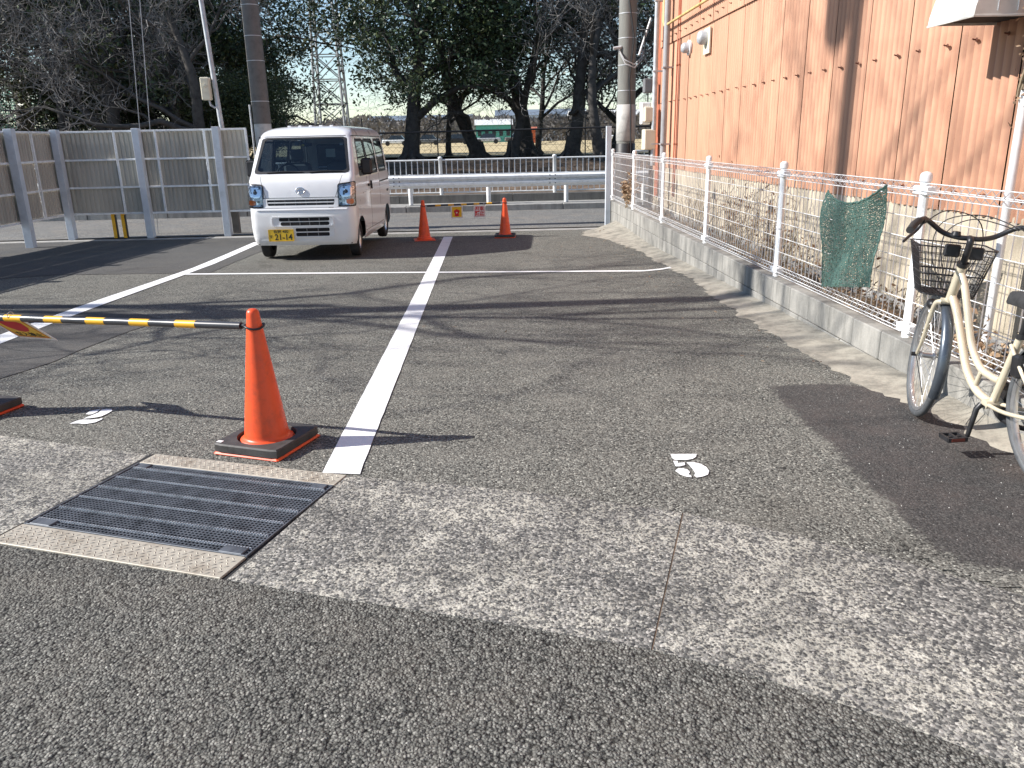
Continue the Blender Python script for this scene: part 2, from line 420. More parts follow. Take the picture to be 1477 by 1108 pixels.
MT = dict(
    lot=asphalt("lot_asphalt", 118.0, bstr=0.85, bd=0.006, **LOT),
    near_road=asphalt("street_asphalt", 112.0, (0.045, 0.045, 0.042), (0.150, 0.147, 0.131), (0.262, 0.256, 0.228), 1.0, 0.0095, patch=0.2, fleck=0.998, dark_amt=0.9, tint=(0.34, 0.31, 0.26)),
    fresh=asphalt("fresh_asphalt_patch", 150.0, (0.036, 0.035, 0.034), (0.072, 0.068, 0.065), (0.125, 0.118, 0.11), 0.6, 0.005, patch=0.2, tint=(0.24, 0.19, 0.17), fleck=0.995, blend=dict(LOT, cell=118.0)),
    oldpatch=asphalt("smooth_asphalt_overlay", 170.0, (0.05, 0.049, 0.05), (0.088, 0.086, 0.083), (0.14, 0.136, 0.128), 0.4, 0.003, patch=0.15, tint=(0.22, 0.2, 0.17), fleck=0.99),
    far_road=asphalt("far_road_asphalt", 60.0, (0.12, 0.12, 0.115), (0.175, 0.172, 0.165), (0.24, 0.235, 0.22), 0.5, 0.004, patch=0.15),
    strip=strip_mat(), paint=road_paint(),
    block=concrete("stained_concrete_block", (0.29, 0.28, 0.255), (0.10, 0.10, 0.092), 0.8),
    apron=concrete("rough_cement_apron", (0.31, 0.285, 0.235), (0.13, 0.12, 0.10), 0.95, False),
    conc=concrete("grey_concrete", (0.30, 0.295, 0.28), (0.12, 0.12, 0.115), 0.6),
    darkconc=concrete("weathered_retaining_concrete", (0.20, 0.195, 0.185), (0.09, 0.09, 0.085), 0.8),
    cream=concrete("cream_render", (0.55, 0.48, 0.365), (0.26, 0.22, 0.165), 0.75),
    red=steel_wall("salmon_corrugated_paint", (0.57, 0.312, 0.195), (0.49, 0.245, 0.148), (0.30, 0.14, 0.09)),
    trim=pm("rust_red_trim", (0.42, 0.13, 0.07), 0.6, var=0.15, vs=6),
    bolt=pm("rusty_bolt", (0.16, 0.06, 0.035), 0.7, var=0.3, vs=30),
    dark=pm("dark_void", (0.012, 0.012, 0.013), 0.9),
    white=pm("white_powder_coat", (0.78, 0.79, 0.79), 0.4, var=0.05, vs=8, dark=(0.62, 0.62, 0.6)),
    galv=pm("galvanised_steel", (0.50, 0.52, 0.54), 0.5, 0.35, var=0.12, vs=6, dark=(0.34, 0.35, 0.36)),
    paintpost=pm("pale_blue_grey_steel", (0.55, 0.59, 0.64), 0.5, 0.1, var=0.08, vs=5),
    panel=pm("weathered_grey_fence_sheet", (0.42, 0.39, 0.335), 0.6, 0.1, var=0.15, vs=2.5, randobj=0.08, stretch=(1, 1, 0.15)),
    vanpaint=pm("white_car_paint", (0.77, 0.78, 0.785), 0.28, var=0.02, vs=1.5, coat=0.8),
    blackplastic=pm("black_plastic", (0.018, 0.018, 0.02), 0.5, var=0.2, vs=10),
    rubber=pm("tyre_rubber", (0.025, 0.025, 0.026), 0.8, var=0.25, vs=25, bstr=0.2, bs=80),
    weight=pm("black_rubber_weight", (0.05, 0.046, 0.044), 0.62, var=0.25, vs=14, bstr=0.15),
    orange=pm("orange_cone_plastic", (0.78, 0.085, 0.018), 0.38, var=0.08, vs=9, dark=(0.52, 0.07, 0.025), bstr=0.08, bs=12),
    yellow=pm("yellow_plastic", (0.80, 0.42, 0.02), 0.4, var=0.06, vs=9),
    chrome=pm("bright_chrome", (0.75, 0.77, 0.8), 0.15, 1.0, var=0.05),
    alu=pm("bare_aluminium", (0.62, 0.63, 0.64), 0.32, 0.9, var=0.1, vs=12),
    grate=pm("galvanised_grating", (0.115, 0.127, 0.145), 0.55, 0.4, var=0.25, vs=12),
    gratelight=pm("worn_grating_bar", (0.5, 0.52, 0.54), 0.45, 0.5, var=0.2, vs=20),
    chequer=pm("tan_chequer_plate", (0.40, 0.365, 0.30), 0.55, 0.15, var=0.14, vs=7, dark=(0.26, 0.215, 0.16), bstr=0.1),
    frame=pm("champagne_frame_paint", (0.60, 0.535, 0.40), 0.25, 0.15, var=0.05, vs=6, coat=0.8),
    blackmetal=pm("black_painted_metal", (0.025, 0.025, 0.027), 0.38, 0.3, var=0.2, vs=20),
    spoke=pm("stainless_spoke", (0.6, 0.6, 0.6), 0.3, 0.8),
    tread=pm("bicycle_tyre", (0.075, 0.08, 0.085), 0.6, var=0.2, vs=20),
    net=pm("green_netting", (0.05, 0.105, 0.088), 0.65, var=0.25, vs=12),
    bark=pm("rough_bark", (0.07, 0.064, 0.058), 0.9, var=0.3, vs=5, bstr=0.6, bs=14),
    twig=pm("grey_twig_bark", (0.25, 0.235, 0.22), 0.8, var=0.25, vs=2),
    drytwig=pm("dry_straw_twig", (0.24, 0.185, 0.12), 0.85, var=0.3, vs=8),
    pole=concrete("utility_pole_concrete", (0.22, 0.22, 0.20), (0.13, 0.13, 0.12), 0.5),
    sheath=pm("dark_brown_pole_sheath", (0.12, 0.11, 0.102), 0.6, var=0.15, vs=8),
    palewrap=pm("pale_pole_wrap", (0.46, 0.45, 0.42), 0.7, var=0.12, vs=8),
    cable=pm("black_cable", (0.02, 0.02, 0.022), 0.6),
    palecable=pm("pale_cable", (0.5, 0.5, 0.5), 0.5),
    ivorybox=pm("ivory_meter_box", (0.66, 0.61, 0.48), 0.45, var=0.05),
    greybox=pm("grey_junction_box", (0.16, 0.165, 0.17), 0.5, var=0.08),
    bluepipe=pm("grey_pvc_pipe", (0.33, 0.325, 0.33), 0.4, var=0.1, vs=4),
    gaspipe=pm("yellow_gas_pipe", (0.60, 0.42, 0.17), 0.5, var=0.15, vs=6),
    hood=pm("cream_hood_enamel", (0.60, 0.585, 0.54), 0.5, var=0.1, vs=5),
    soil=pm("bare_soil", (0.15, 0.115, 0.08), 0.95, var=0.35, vs=3, bstr=0.7, bs=18),
    parksoil=pm("leaf_littered_soil", (0.13, 0.09, 0.06), 0.95, var=0.4, vs=2.5, bstr=0.5, bs=12),
    field=pm("dry_winter_grass", (0.46, 0.36, 0.19), 0.95, var=0.18, vs=0.25, dark=(0.30, 0.24, 0.13)),
    earth=pm("outlying_ground", (0.20, 0.18, 0.14), 0.95, var=0.2, vs=0.05),
    kerb=concrete("kerb_concrete", (0.33, 0.32, 0.30), (0.13, 0.125, 0.12), 0.7),
    leafA=leafmat("evergreen_leaf", ((0.016, 0.03, 0.02), (0.045, 0.078, 0.036), (0.11, 0.155, 0.07))),
    leafB=leafmat("broadleaf_evergreen_leaf", ((0.02, 0.035, 0.014), (0.05, 0.075, 0.026), (0.11, 0.13, 0.05))),
    deadleaf=leafmat("dead_leaf", ((0.12, 0.07, 0.04), (0.24, 0.155, 0.09), (0.36, 0.26, 0.16)), rough=0.8),
    distwood=leafmat("far_bare_wood", ((0.12, 0.105, 0.095), (0.18, 0.16, 0.145), (0.24, 0.22, 0.2)), rough=0.9),
    hill=pm("hazed_hill_woods", (0.16, 0.20, 0.25), 0.95, var=0.2, vs=0.01),  # blue of distant haze painted into the hill colour
    glass=glassmat("tinted_windscreen", (0.42, 0.50, 0.54)),
    sideglass=glassmat("side_window_glass", (0.38, 0.44, 0.46)),
    lens=glassmat("clear_headlight_lens", (0.93, 0.95, 0.97)),
    amber=pm("amber_bulb_cover", (0.85, 0.22, 0.03), 0.3),
    plate=pm("yellow_number_plate", (0.80, 0.52, 0.03), 0.45, var=0.04),
    ink=pm("black_plate_ink", (0.015, 0.015, 0.012), 0.5),
    redink=pm("red_sign_ink", (0.55, 0.02, 0.03), 0.5),
    signwhite=pm("white_sign_sheet", (0.78, 0.77, 0.76), 0.4, var=0.04),
    signyellow=pm("yellow_sign_sheet", (0.82, 0.50, 0.03), 0.4, var=0.05),
    seatgrey=pm("grey_seat_cloth", (0.12, 0.125, 0.13), 0.8, var=0.15),
    dash=pm("grey_dashboard", (0.16, 0.17, 0.17), 0.6),
    greenroof=pm("teal_building_roof", (0.08, 0.34, 0.28), 0.6),
    offwhite=pm("offwhite_cladding", (0.60, 0.60, 0.58), 0.6, var=0.06, vs=0.5),
    orangecl=pm("orange_cladding", (0.62, 0.14, 0.05), 0.6, var=0.06, vs=0.5),
    winglass=pm("dark_window_glass", (0.03, 0.04, 0.05), 0.15),
    reflector=pm("red_reflector", (0.13, 0.03, 0.02), 0.3),
    paper=pm("pale_paper_tag", (0.62, 0.60, 0.48), 0.7),
)


MT['chrome_dim'] = pm('dull_reflector', (0.36, 0.37, 0.385), 0.25, 0.8, var=0.15, vs=30)
MT['facetblue'] = pm('bluish_reflector_facet', (0.50, 0.55, 0.61), 0.2, 0.7)
MT['fender'] = pm('blue_grey_mudguard', (0.10, 0.115, 0.135), 0.25, 0.6, var=0.1, vs=8)


# ------------------------------------------------------------------ mesh helpers
class MB:
    def __init__(s):
        s.v = []
        s.f = []
        s.sm = []

    def add(s, vs, fs, smooth=False):
        o = len(s.v)
        s.v.extend([tuple(p) for p in vs])
        s.f.extend([tuple(i + o for i in f) for f in fs])
        s.sm.extend([smooth] * len(fs))
        return s

    def box(s, cx, cy, cz, sx, sy, sz, rz=0.0, mat=None):
        vs = []
        for dz in (-.5, .5):
            for dx, dy in ((-.5, -.5), (.5, -.5), (.5, .5), (-.5, .5)):
                x, y = dx * sx, dy * sy
                vs.append(Vector((cx + x * cos(rz) - y * sin(rz), cy + x * sin(rz) + y * cos(rz), cz + dz * sz)))
        if mat is not None:
            vs = [mat @ p for p in vs]
        return s.add(vs, [(3, 2, 1, 0), (4, 5, 6, 7), (0, 1, 5, 4), (1, 2, 6, 5), (2, 3, 7, 6), (3, 0, 4, 7)])

    def bbox(s, x0, x1, y0, y1, z0, z1, b=0.006):
        """box with chamfered vertical and top edges"""
        ring = lambda i, z: [(x0 + i + b * a, y0 + i + b * c, z) for a, c in ((0, 1), (1, 0))] + [(x1 - i - b, y0 + i, z), (x1 - i, y0 + i + b, z), (x1 - i, y1 - i - b, z), (x1 - i - b, y1 - i, z), (x0 + i + b, y1 - i, z), (x0 + i, y1 - i - b, z)]
        rs = [ring(b, z0), ring(0, z0 + b), ring(0, z1 - b), ring(b, z1)]
        vs = [p for r in rs for p in r]
        fs = []
        for k in range(3):
            for j in range(8):
                fs.append((k * 8 + j, k * 8 + (j + 1) % 8, (k + 1) * 8 + (j + 1) % 8, (k + 1) * 8 + j))
        fs.append(tuple(range(7, -1, -1)))
        fs.append(tuple(range(24, 32)))
        return s.add(vs, fs)

    def tube(s, pts, rad, n=8, cap=True, closed=False, smooth=True, flat=None):
        pts = [Vector(p) for p in pts]
        N = len(pts)
        if not isinstance(rad, (list, tuple)):
            rad = [rad] * N
        prev = None
        vs = []
        for i, p in enumerate(pts):
            if closed:
                t = (pts[(i + 1) % N] - pts[i - 1])
            else:
                t = pts[min(i + 1, N - 1)] - pts[max(i - 1, 0)]
            if t.length < 1e-9:
                t = Vector((0, 0, 1))
            t.normalize()
            if prev is None:
                a = Vector((0, 0, 1)) if abs(t.z) < 0.9 else Vector((1, 0, 0))
                u = t.cross(a).normalized()
            else:
                u = prev - t * prev.dot(t)
                if u.length < 1e-6:
                    u = t.orthogonal()
                u.normalize()
            prev = u
            w = t.cross(u)
            for k in range(n):
                an = 2 * pi * k / n
                q = u * cos(an) * rad[i] + w * sin(an) * rad[i]
                if flat:
                    q = Vector((q.x * flat[0], q.y * flat[1], q.z * flat[2]))
                vs.append(p + q)
        fs = []
        for i in range(N if closed else N - 1):
            j = (i + 1) % N
            for k in range(n):
                fs.append((i * n + k, i * n + (k + 1) % n, j * n + (k + 1) % n, j * n + k))
        if cap and not closed:
            fs.append(tuple(range(n - 1, -1, -1)))
            fs.append(tuple((N - 1) * n + k for k in range(n)))
        return s.add(vs, fs, smooth)

    def lathe(s, prof, n=24, c=(0, 0, 0), axis='z', smooth=True):
        vs = []
        for r, z in prof:
            for k in range(n):
                a = 2 * pi * k / n
                x, y = r * cos(a), r * sin(a)
                if axis == 'z':
                    vs.append((c[0] + x, c[1] + y, c[2] + z))
                elif axis == 'x':
                    vs.append((c[0] + z, c[1] + x, c[2] + y))
                else:
                    vs.append((c[0] + x, c[1] + z, c[2] + y))
        fs = []
        for i in range(len(prof) - 1):
            for k in range(n):
                fs.append((i * n + k, i * n + (k + 1) % n, (i + 1) * n + (k + 1) % n, (i + 1) * n + k))
        return s.add(vs, fs, smooth)

    def prism(s, poly, z0, z1, mat=None):
        n = len(poly)
        vs = [Vector((x, y, z0)) for x, y in poly] + [Vector((x, y, z1)) for x, y in poly]
        if mat is not None:
            vs = [mat @ p for p in vs]
        fs = [tuple(range(n - 1, -1, -1)), tuple(range(n, 2 * n))]
        fs += [(i, (i + 1) % n, n + (i + 1) % n, n + i) for i in range(n)]
        return s.add(vs, fs)

    def xf(s, M):
        s.v = [tuple(M @ Vector(p)) for p in s.v]
        return s

    def mesh(s, name, mat, angle=None):
        me = bpy.data.meshes.new(name)
        me.from_pydata(s.v, [], s.f)
        me.polygons.foreach_set("use_smooth", s.sm)
        if mat is not None:
            me.materials.append(mat)
        me.update()
        if not angle and any(s.sm) and len(s.f) < 9000:
            me.set_sharp_from_angle(angle=radians(62))
        if angle:
            me.polygons.foreach_set("use_smooth", [True] * len(s.f))
            me.set_sharp_from_angle(angle=radians(angle))
        return me

    def obj(s, name, mat, parent=None, angle=None, loc=None):
        if isinstance(mat, str):
            mat = MT[mat]
        o = bpy.data.objects.new(name, s.mesh(name, mat, angle))
        COL.objects.link(o)
        if parent is not None:
            o.parent = parent
        if loc:
            o.location = loc
        return o


def link(name, me, parent=None, loc=None, rz=None):
    o = bpy.data.objects.new(name, me)
    COL.objects.link(o)
    if parent is not None:
        o.parent = parent
    if loc is not None:
        o.location = loc
    if rz is not None:
        o.rotation_euler = (0, 0, rz)
    return o


def tag(o, label=None, cat=None, group=None, kind=None):
    if label:
        o['label'] = label
    if cat:
        o['category'] = cat
    if group:
        o['group'] = group
    if kind:
        o['kind'] = kind
    return o


def thing(name, label, cat, loc=(0, 0, 0), rz=0.0, group=None):
    o = bpy.data.objects.new(name, None)
    o.empty_display_size = 0.2
    COL.objects.link(o)
    o.location = loc
    o.rotation_euler = (0, 0, rz)
    return tag(o, label, cat, group)


def struct(name, mb, mat, label=None):
    o = mb.obj(name, mat) if isinstance(mb, MB) else mb
    o['kind'] = 'structure'
    if label:
        o['label'] = label
    return o


def copy_tree(o, parent=None):
    c = o.copy()
    COL.objects.link(c)
    c.parent = parent
    for ch in [x for x in KIDS.get(o.name, [])]:
        copy_tree(ch, c)
    return c


KIDS = {}


def index_kids(root):
    """remember the children of a prototype so that copies need no scene-wide search"""
    KIDS[root.name] = list(root.children)
    for c in root.children:
        index_kids(c)


# ------------------------------------------------------------------ ground levels
K, Y0, Y1 = 0.024, 3.5, 16.0


def zg(y):
    return -K * min(max(y - Y0, 0.0), Y1 - Y0)


def clip_axis(poly, ys):
    """split a flat polygon at the given y values so it can follow the slope"""
    def half(P, y, keep_low):
        out = []
        for i in range(len(P)):
            a, b = P[i - 1], P[i]
            ia = (a[1] <= y) if keep_low else (a[1] >= y)
            ib = (b[1] <= y) if keep_low else (b[1] >= y)
            if ia != ib:
                t = (y - a[1]) / (b[1] - a[1])
                out.append((a[0] + (b[0] - a[0]) * t, y))
            if ib:
                out.append(b)
        return out
    pieces = []
    rest = poly
    for y in ys:
        lo = half(rest, y, True)
        if len(lo) > 2:
            pieces.append(lo)
        rest = half(rest, y, False)
        if len(rest) < 3:
            break
    if len(rest) > 2:
        pieces.append(rest)
    return pieces


def sheet(mb, poly, off):
    for P in clip_axis(poly, [Y0, Y1]):
        mb.add([(x, y, zg(y) + off) for x, y in P], [tuple(range(len(P)))])
    return mb


def orient(mb):
    """make every face of a flat sheet face up"""
    nf = []
    for f in mb.f:
        a, b, c = [Vector(mb.v[i]) for i in f[:3]]
        ar = 0
        for i in range(len(f)):
            p, q = mb.v[f[i - 1]], mb.v[f[i]]
            ar += p[0] * q[1] - q[0] * p[1]
        nf.append(f if ar > 0 else tuple(reversed(f)))
    mb.f = nf
    return mb


# base ground out to the horizon, below everything
g = MB()
g.add([(-3000, -1500, -0.9), (3000, -1500, -0.9), (3000, 4000, -0.9), (-3000, 4000, -0.9)], [(0, 1, 2, 3)])
struct('ground', g, 'earth', 'bare outlying ground reaching the horizon')

# parking lot sheet
g = MB()
sheet(g, [(-9.4, -4), (2.62, -4), (2.62, 15.95), (-9.4, 15.95)], 0)
struct('parking_lot', orient(g), 'lot', 'worn grey asphalt of the parking lot')
# ground between the wall and the building, and left of the lot
g = MB()
g.add([(2.72, -4, 0.05), (3.5, -4, 0.05), (3.5, 17.6, 0.02), (2.72, 17.6, 0.02)], [(0, 1, 2, 3)])
rr_ = random.Random(3)
struct('soil_strip', orient(g), 'soil', 'bare soil between the low wall and the building')
g = MB()
g.add([(-60, -20, -0.05), (-9.4, -20, -0.05), (-9.4, 3.5, -0.05), (-9.4, 16.2, -0.33), (-60, 16.2, -0.33)], [(0, 1, 2, 3, 4)])
struct('ground', orient(g), 'parksoil', 'ground left of the parking lot')

# near street: the coarse asphalt in the foreground
STU = [(-9.0, 6.63), (-2.62, 4.073), (-1.725, 3.714), (-0.695, 3.358), (-0.218, 3.229), (0.258, 3.078), (0.754, 2.871), (1.133, 2.652), (1.423, 2.442), (1.703, 2.202), (2.25, 1.67)]
STL = [(-9.0, 5.4), (-1.892, 2.8), (-0.958, 2.486), (-0.495, 2.323), (-0.038, 2.175), (0.451, 1.996), (0.699, 1.869), (0.954, 1.7), (1.142, 1.554), (1.7, 1.0)]
g = MB()
poly = [p for p in STL] + [(4.5, -2.0), (4.5, -8), (-12, -8), (-12, 5.4)]
for i in range(len(STL) - 1):
    a, b = STL[i], STL[i + 1]
    g.add([(a[0], a[1], 0.006), (a[0], -8, 0.006), (b[0], -8, 0.006), (b[0], b[1], 0.006)], [(0, 1, 2, 3)])
for v in range(len(g.v)):
    x, y, z = g.v[v]
    if y > Y0:
        g.v[v] = (x, y, zg(y) + 0.006)
g.add([(1.7, 1.0, 0.006), (1.7, -8, 0.006), (12, -8, 0.006), (12, -6, 0.006)], [(0, 1, 2, 3)])
struct('near_street', orient(g), 'near_road', 'coarse dark asphalt of the street in the foreground')


# cement gutter strip, cast in slabs with a joint between them
def lerp2(a, b, t):
    return (a[0] + (b[0] - a[0]) * t, a[1] + (b[1] - a[1]) * t)


gut = MB()
strip = bpy.data.objects.new('gutter_strip', None)
COL.objects.link(strip)
tag(strip, 'band of worn pale cement across the lot entrance', None, None, 'structure')


def slab(up_, lo_):
    m_ = MB()
    P = up_ + list(reversed(lo_))
    n_ = len(P)
    tz = lambda p: (p[0], p[1], zg(p[1]) + 0.0075)
    bz = lambda p: (p[0], p[1], zg(p[1]) - 0.03)
    # quads between the two edges
    k_ = 14
    def along(L, t):
        d = [0]
        for i in range(1, len(L)):
            d.append(d[-1] + math.dist(L[i - 1], L[i]))
        s_ = t * d[-1]
        for i in range(1, len(L)):
            if s_ <= d[i] + 1e-9:
                return lerp2(L[i - 1], L[i], (s_ - d[i - 1]) / max(1e-9, d[i] - d[i - 1]))
        return L[-1]
    vs = []
    for i in range(k_ + 1):
        a, b = along(up_, i / k_), along(lo_, i / k_)
        vs += [tz(a), tz(b), bz(a), bz(b)]
    fs = []
    for i in range(k_):
        o, q = i * 4, i * 4 + 4
        fs += [(o, o + 1, q + 1, q), (o + 2, o, q, q + 2), (o + 1, o + 3, q + 3, q + 1)]
    fs += [(0, 2, 3, 1), (k_ * 4, k_ * 4 + 1, k_ * 4 + 3, k_ * 4 + 2)]
    m_.add(vs, fs)
    return m_.obj('slab', 'strip', strip)


slab([(-9.0, 6.63), (-4.7, 4.9)], [(-9.0, 5.4), (-5.15, 3.99)])
slab([(-4.688, 4.895), (-2.62, 4.073), (-1.664, 3.693)], [(-5.140, 3.987), (-1.957, 2.826)])
slab([(-0.665, 3.348), (-0.218, 3.229), (0.258, 3.078), (0.751, 2.873)], [(-0.935, 2.478), (-0.495, 2.323), (-0.038, 2.175), (0.449, 1.997)])
slab([(0.757, 2.870), (1.133, 2.652), (1.423, 2.442), (1.703, 2.202), (2.25, 1.67)], [(0.454, 1.995), (0.699, 1.869), (0.954, 1.7), (1.142, 1.554), (1.7, 1.0)])
# dark bed under the grate and in the slab joints
g = MB()
g.add([(-1.68, 3.70, 0.0045), (-0.66, 3.35, 0.0045), (-0.93, 2.47, 0.0045), (-1.97, 2.82, 0.0045)], [(0, 1, 2, 3)])
struct('drain_pit', orient(g), 'dark', 'dark pit under the drain grate')


g = MB()
g.add([(0.738, 2.88, 0.0055), (0.77, 2.86, 0.0062), (0.468, 1.99, 0.0055), (0.438, 2.0, 0.0055)], [(0, 1, 2, 3)])
struct('joint_filler', orient(g), 'parksoil', 'dirt filled joint between two gutter slabs')


# asphalt patches
def wob(poly, amp, seed, sub=5):
    r = random.Random(seed)
    out = []
    for i in range(len(poly)):
        a, b = poly[i], poly[(i + 1) % len(poly)]
        k = max(1, min(40, int(math.dist(a, b) / 0.12)))
        for j in range(k):
            t = j / k
            p = lerp2(a, b, t)
            out.append((p[0] + r.uniform(-amp, amp), p[1] + r.uniform(-amp, amp)))
    return out


def flat_poly(name, poly, mat, off, label, amp=0.012, seed=1):
    import mathutils.geometry as mg
    P = wob(poly, amp, seed) if amp else poly
    m_ = MB()
    for Q in clip_axis(P, [Y0, Y1]):
        tr = mg.tessellate_polygon([[Vector((x, y, 0)) for x, y in Q]])
        m_.add([(x, y, zg(y) + off) for x, y in Q], [tuple(t) for t in tr])
    return struct(name, orient(m_), mat, label)


def soft_patch(name, poly, mat, off, label, feather, step=0.04):
    """patch on a fine grid whose vertices know how far they are from its outline"""
    xs_ = [p[0] for p in poly]
    ys_ = [p[1] for p in poly]
    def inside_(x, y):
        c = False
        for i in range(len(poly)):
            a, b = poly[i - 1], poly[i]
            if (a[1] > y) != (b[1] > y) and x < (b[0] - a[0]) * (y - a[1]) / (b[1] - a[1]) + a[0]:
                c = not c
        return c
    def dist_(x, y):
        best = 9
        for i in range(len(poly)):
            a, b = poly[i - 1], poly[i]
            dx, dy = b[0] - a[0], b[1] - a[1]
            t = max(0, min(1, ((x - a[0]) * dx + (y - a[1]) * dy) / max(1e-9, dx * dx + dy * dy)))
            best = min(best, math.hypot(x - a[0] - t * dx, y - a[1] - t * dy))
        return best
    nx = int((max(xs_) - min(xs_)) / step) + 8
    ny = int((max(ys_) - min(ys_)) / step) + 8
    x0, y0 = min(xs_) - 3 * step, min(ys_) - 3 * step
    V, E_, ok = [], [], []
    for j in range(ny):
        for i in range(nx):
            x, y = x0 + i * step, y0 + j * step
            d = dist_(x, y)
            if not inside_(x, y):
                d = -d
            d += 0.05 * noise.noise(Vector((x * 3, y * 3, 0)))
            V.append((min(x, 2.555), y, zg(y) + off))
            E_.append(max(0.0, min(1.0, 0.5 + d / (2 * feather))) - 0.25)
            ok.append(d > -feather and x < 2.6)
    fs = [(j * nx + i, j * nx + i + 1, (j + 1) * nx + i + 1, (j + 1) * nx + i) for j in range(ny - 1) for i in range(nx - 1) if ok[j * nx + i] and ok[j * nx + i + 1] and ok[(j + 1) * nx + i] and ok[(j + 1) * nx + i + 1]]
    m_ = MB()
    m_.add(V, fs)
    o = struct(name, m_, mat, label)
    at = o.data.attributes.new('edge', 'FLOAT', 'POINT')
    at.data.foreach_set('value', E_)
    return o


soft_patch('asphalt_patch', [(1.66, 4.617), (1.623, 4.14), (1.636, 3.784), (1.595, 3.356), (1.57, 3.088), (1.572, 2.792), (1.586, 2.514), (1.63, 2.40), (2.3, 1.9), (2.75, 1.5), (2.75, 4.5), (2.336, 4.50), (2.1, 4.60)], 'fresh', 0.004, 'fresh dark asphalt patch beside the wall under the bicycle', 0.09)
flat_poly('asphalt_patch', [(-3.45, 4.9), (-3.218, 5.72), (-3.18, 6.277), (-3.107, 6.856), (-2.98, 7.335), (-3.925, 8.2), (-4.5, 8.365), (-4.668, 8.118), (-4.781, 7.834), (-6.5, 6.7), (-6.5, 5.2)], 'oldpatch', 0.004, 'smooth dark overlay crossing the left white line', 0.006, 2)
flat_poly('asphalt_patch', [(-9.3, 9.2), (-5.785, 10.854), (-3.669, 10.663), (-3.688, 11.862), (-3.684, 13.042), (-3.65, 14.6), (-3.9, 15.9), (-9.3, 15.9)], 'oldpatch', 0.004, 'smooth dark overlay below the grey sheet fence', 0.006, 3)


# painted lines
def band(name, L, R, label, amp=0.0014, off=0.005, seed=5):
    r = random.Random(seed)
    def dens(P):
        out = []
        for i in range(len(P) - 1):
            k = max(2, int(math.dist(P[i], P[i + 1]) / 0.15))
            for j in range(k):
                out.append(lerp2(P[i], P[i + 1], j / k))
        out.append(P[-1])
        return out
    def res(P, n):
        d = [0]
        for i in range(1, len(P)):
            d.append(d[-1] + math.dist(P[i - 1], P[i]))
        out = []
        for k in range(n):
            s_ = d[-1] * k / (n - 1)
            for i in range(1, len(P)):
                if s_ <= d[i] + 1e-9:
                    out.append(lerp2(P[i - 1], P[i], (s_ - d[i - 1]) / max(1e-9, d[i] - d[i - 1])))
                    break
        return out
    n = 90
    A, B = res(L, n), res(R, n)
    vs = []
    for a, b in zip(A, B):
        a = (a[0] + r.uniform(-amp, amp), a[1] + r.uniform(-amp, amp))
        b = (b[0] + r.uniform(-amp, amp), b[1] + r.uniform(-amp, amp))
        vs += [(a[0], a[1], zg(a[1]) + off), (b[0], b[1], zg(b[1]) + off)]
    m_ = MB()
    m_.add(vs, [(2 * i, 2 * i + 1, 2 * i + 3, 2 * i + 2) for i in range(n - 1)])
    return struct(name, orient(m_), 'paint', label)


band('line_marking', [(-0.782, 3.40), (-0.778, 9.0), (-0.79, 15.05)], [(-0.606, 3.37), (-0.612, 9.0), (-0.62, 15.02)], 'broad white line dividing the two middle bays')
band('line_marking', [(-4.35, 5.6), (-4.204, 6.828), (-4.19, 8.4), (-4.13, 9.9), (-4.09, 11.2), (-4.15, 12.9), (-4.25, 14.865)], [(-4.10, 5.5), (-3.988, 6.453), (-4.0, 7.616), (-3.985, 8.821), (-3.95, 10.255), (-3.93, 11.645), (-4.0, 13.2), (-4.07, 14.82)], 'white line at the left edge of the van bay', off=0.007, seed=6)
band('line_marking', [(-4.02, 10.53), (-0.72, 10.09), (1.92, 9.72), (2.162, 9.83), (2.44, 10.08)], [(-4.0, 10.64), (-0.735, 10.20), (1.95, 9.83), (2.20, 9.96), (2.48, 10.24)], 'thin white cross line between front and back bays', off=0.0066, seed=7)

D5 = [[(0.844, 3.491), (0.967, 3.483), (0.955, 3.449), (0.934, 3.425), (0.9, 3.414), (0.847, 3.421), (0.841, 3.441)], [(0.838, 3.409), (0.858, 3.408), (0.854, 3.381), (0.886, 3.386), (0.881, 3.356), (0.853, 3.342), (0.835, 3.344)], [(0.894, 3.385), (0.926, 3.387), (0.955, 3.362), (0.97, 3.326), (0.972, 3.281), (0.955, 3.24), (0.926, 3.221), (0.897, 3.213), (0.892, 3.237), (0.904, 3.259), (0.903, 3.311), (0.9, 3.348)], [(0.821, 3.294), (0.838, 3.318), (0.863, 3.318), (0.879, 3.303), (0.883, 3.273), (0.869, 3.25), (0.879, 3.238), (0.876, 3.217), (0.856, 3.224), (0.834, 3.249)]]
D2 = [[(-2.337, 4.427), (-2.339, 4.48), (-2.314, 4.505), (-2.292, 4.508), (-2.286, 4.461), (-2.297, 4.416), (-2.314, 4.412)], [(-2.31, 4.338), (-2.291, 4.386), (-2.273, 4.447), (-2.282, 4.502), (-2.261, 4.517), (-2.223, 4.506), (-2.207, 4.474), (-2.211, 4.421), (-2.222, 4.373), (-2.241, 4.355), (-2.271, 4.342)], [(-2.342, 4.249), (-2.328, 4.297), (-2.303, 4.32), (-2.253, 4.312), (-2.22, 4.318), (-2.201, 4.338), (-2.192, 4.312), (-2.205, 4.263), (-2.226, 4.247), (-2.251, 4.235), (-2.295, 4.251)]]
import mathutils.geometry as mgeo
for D, lab in ((D5, 'white stencilled bay number 5 on the asphalt'), (D2, 'white stencilled bay number 2 on the asphalt')):
    m_ = MB()
    for P in D:
        tr = mgeo.tessellate_polygon([[Vector((x, y, 0)) for x, y in P]])
        m_.add([(x, y, zg(y) + 0.005) for x, y in P], [tuple(t) for t in tr])
    struct('bay_number_marking', orient(m_), 'paint', lab)

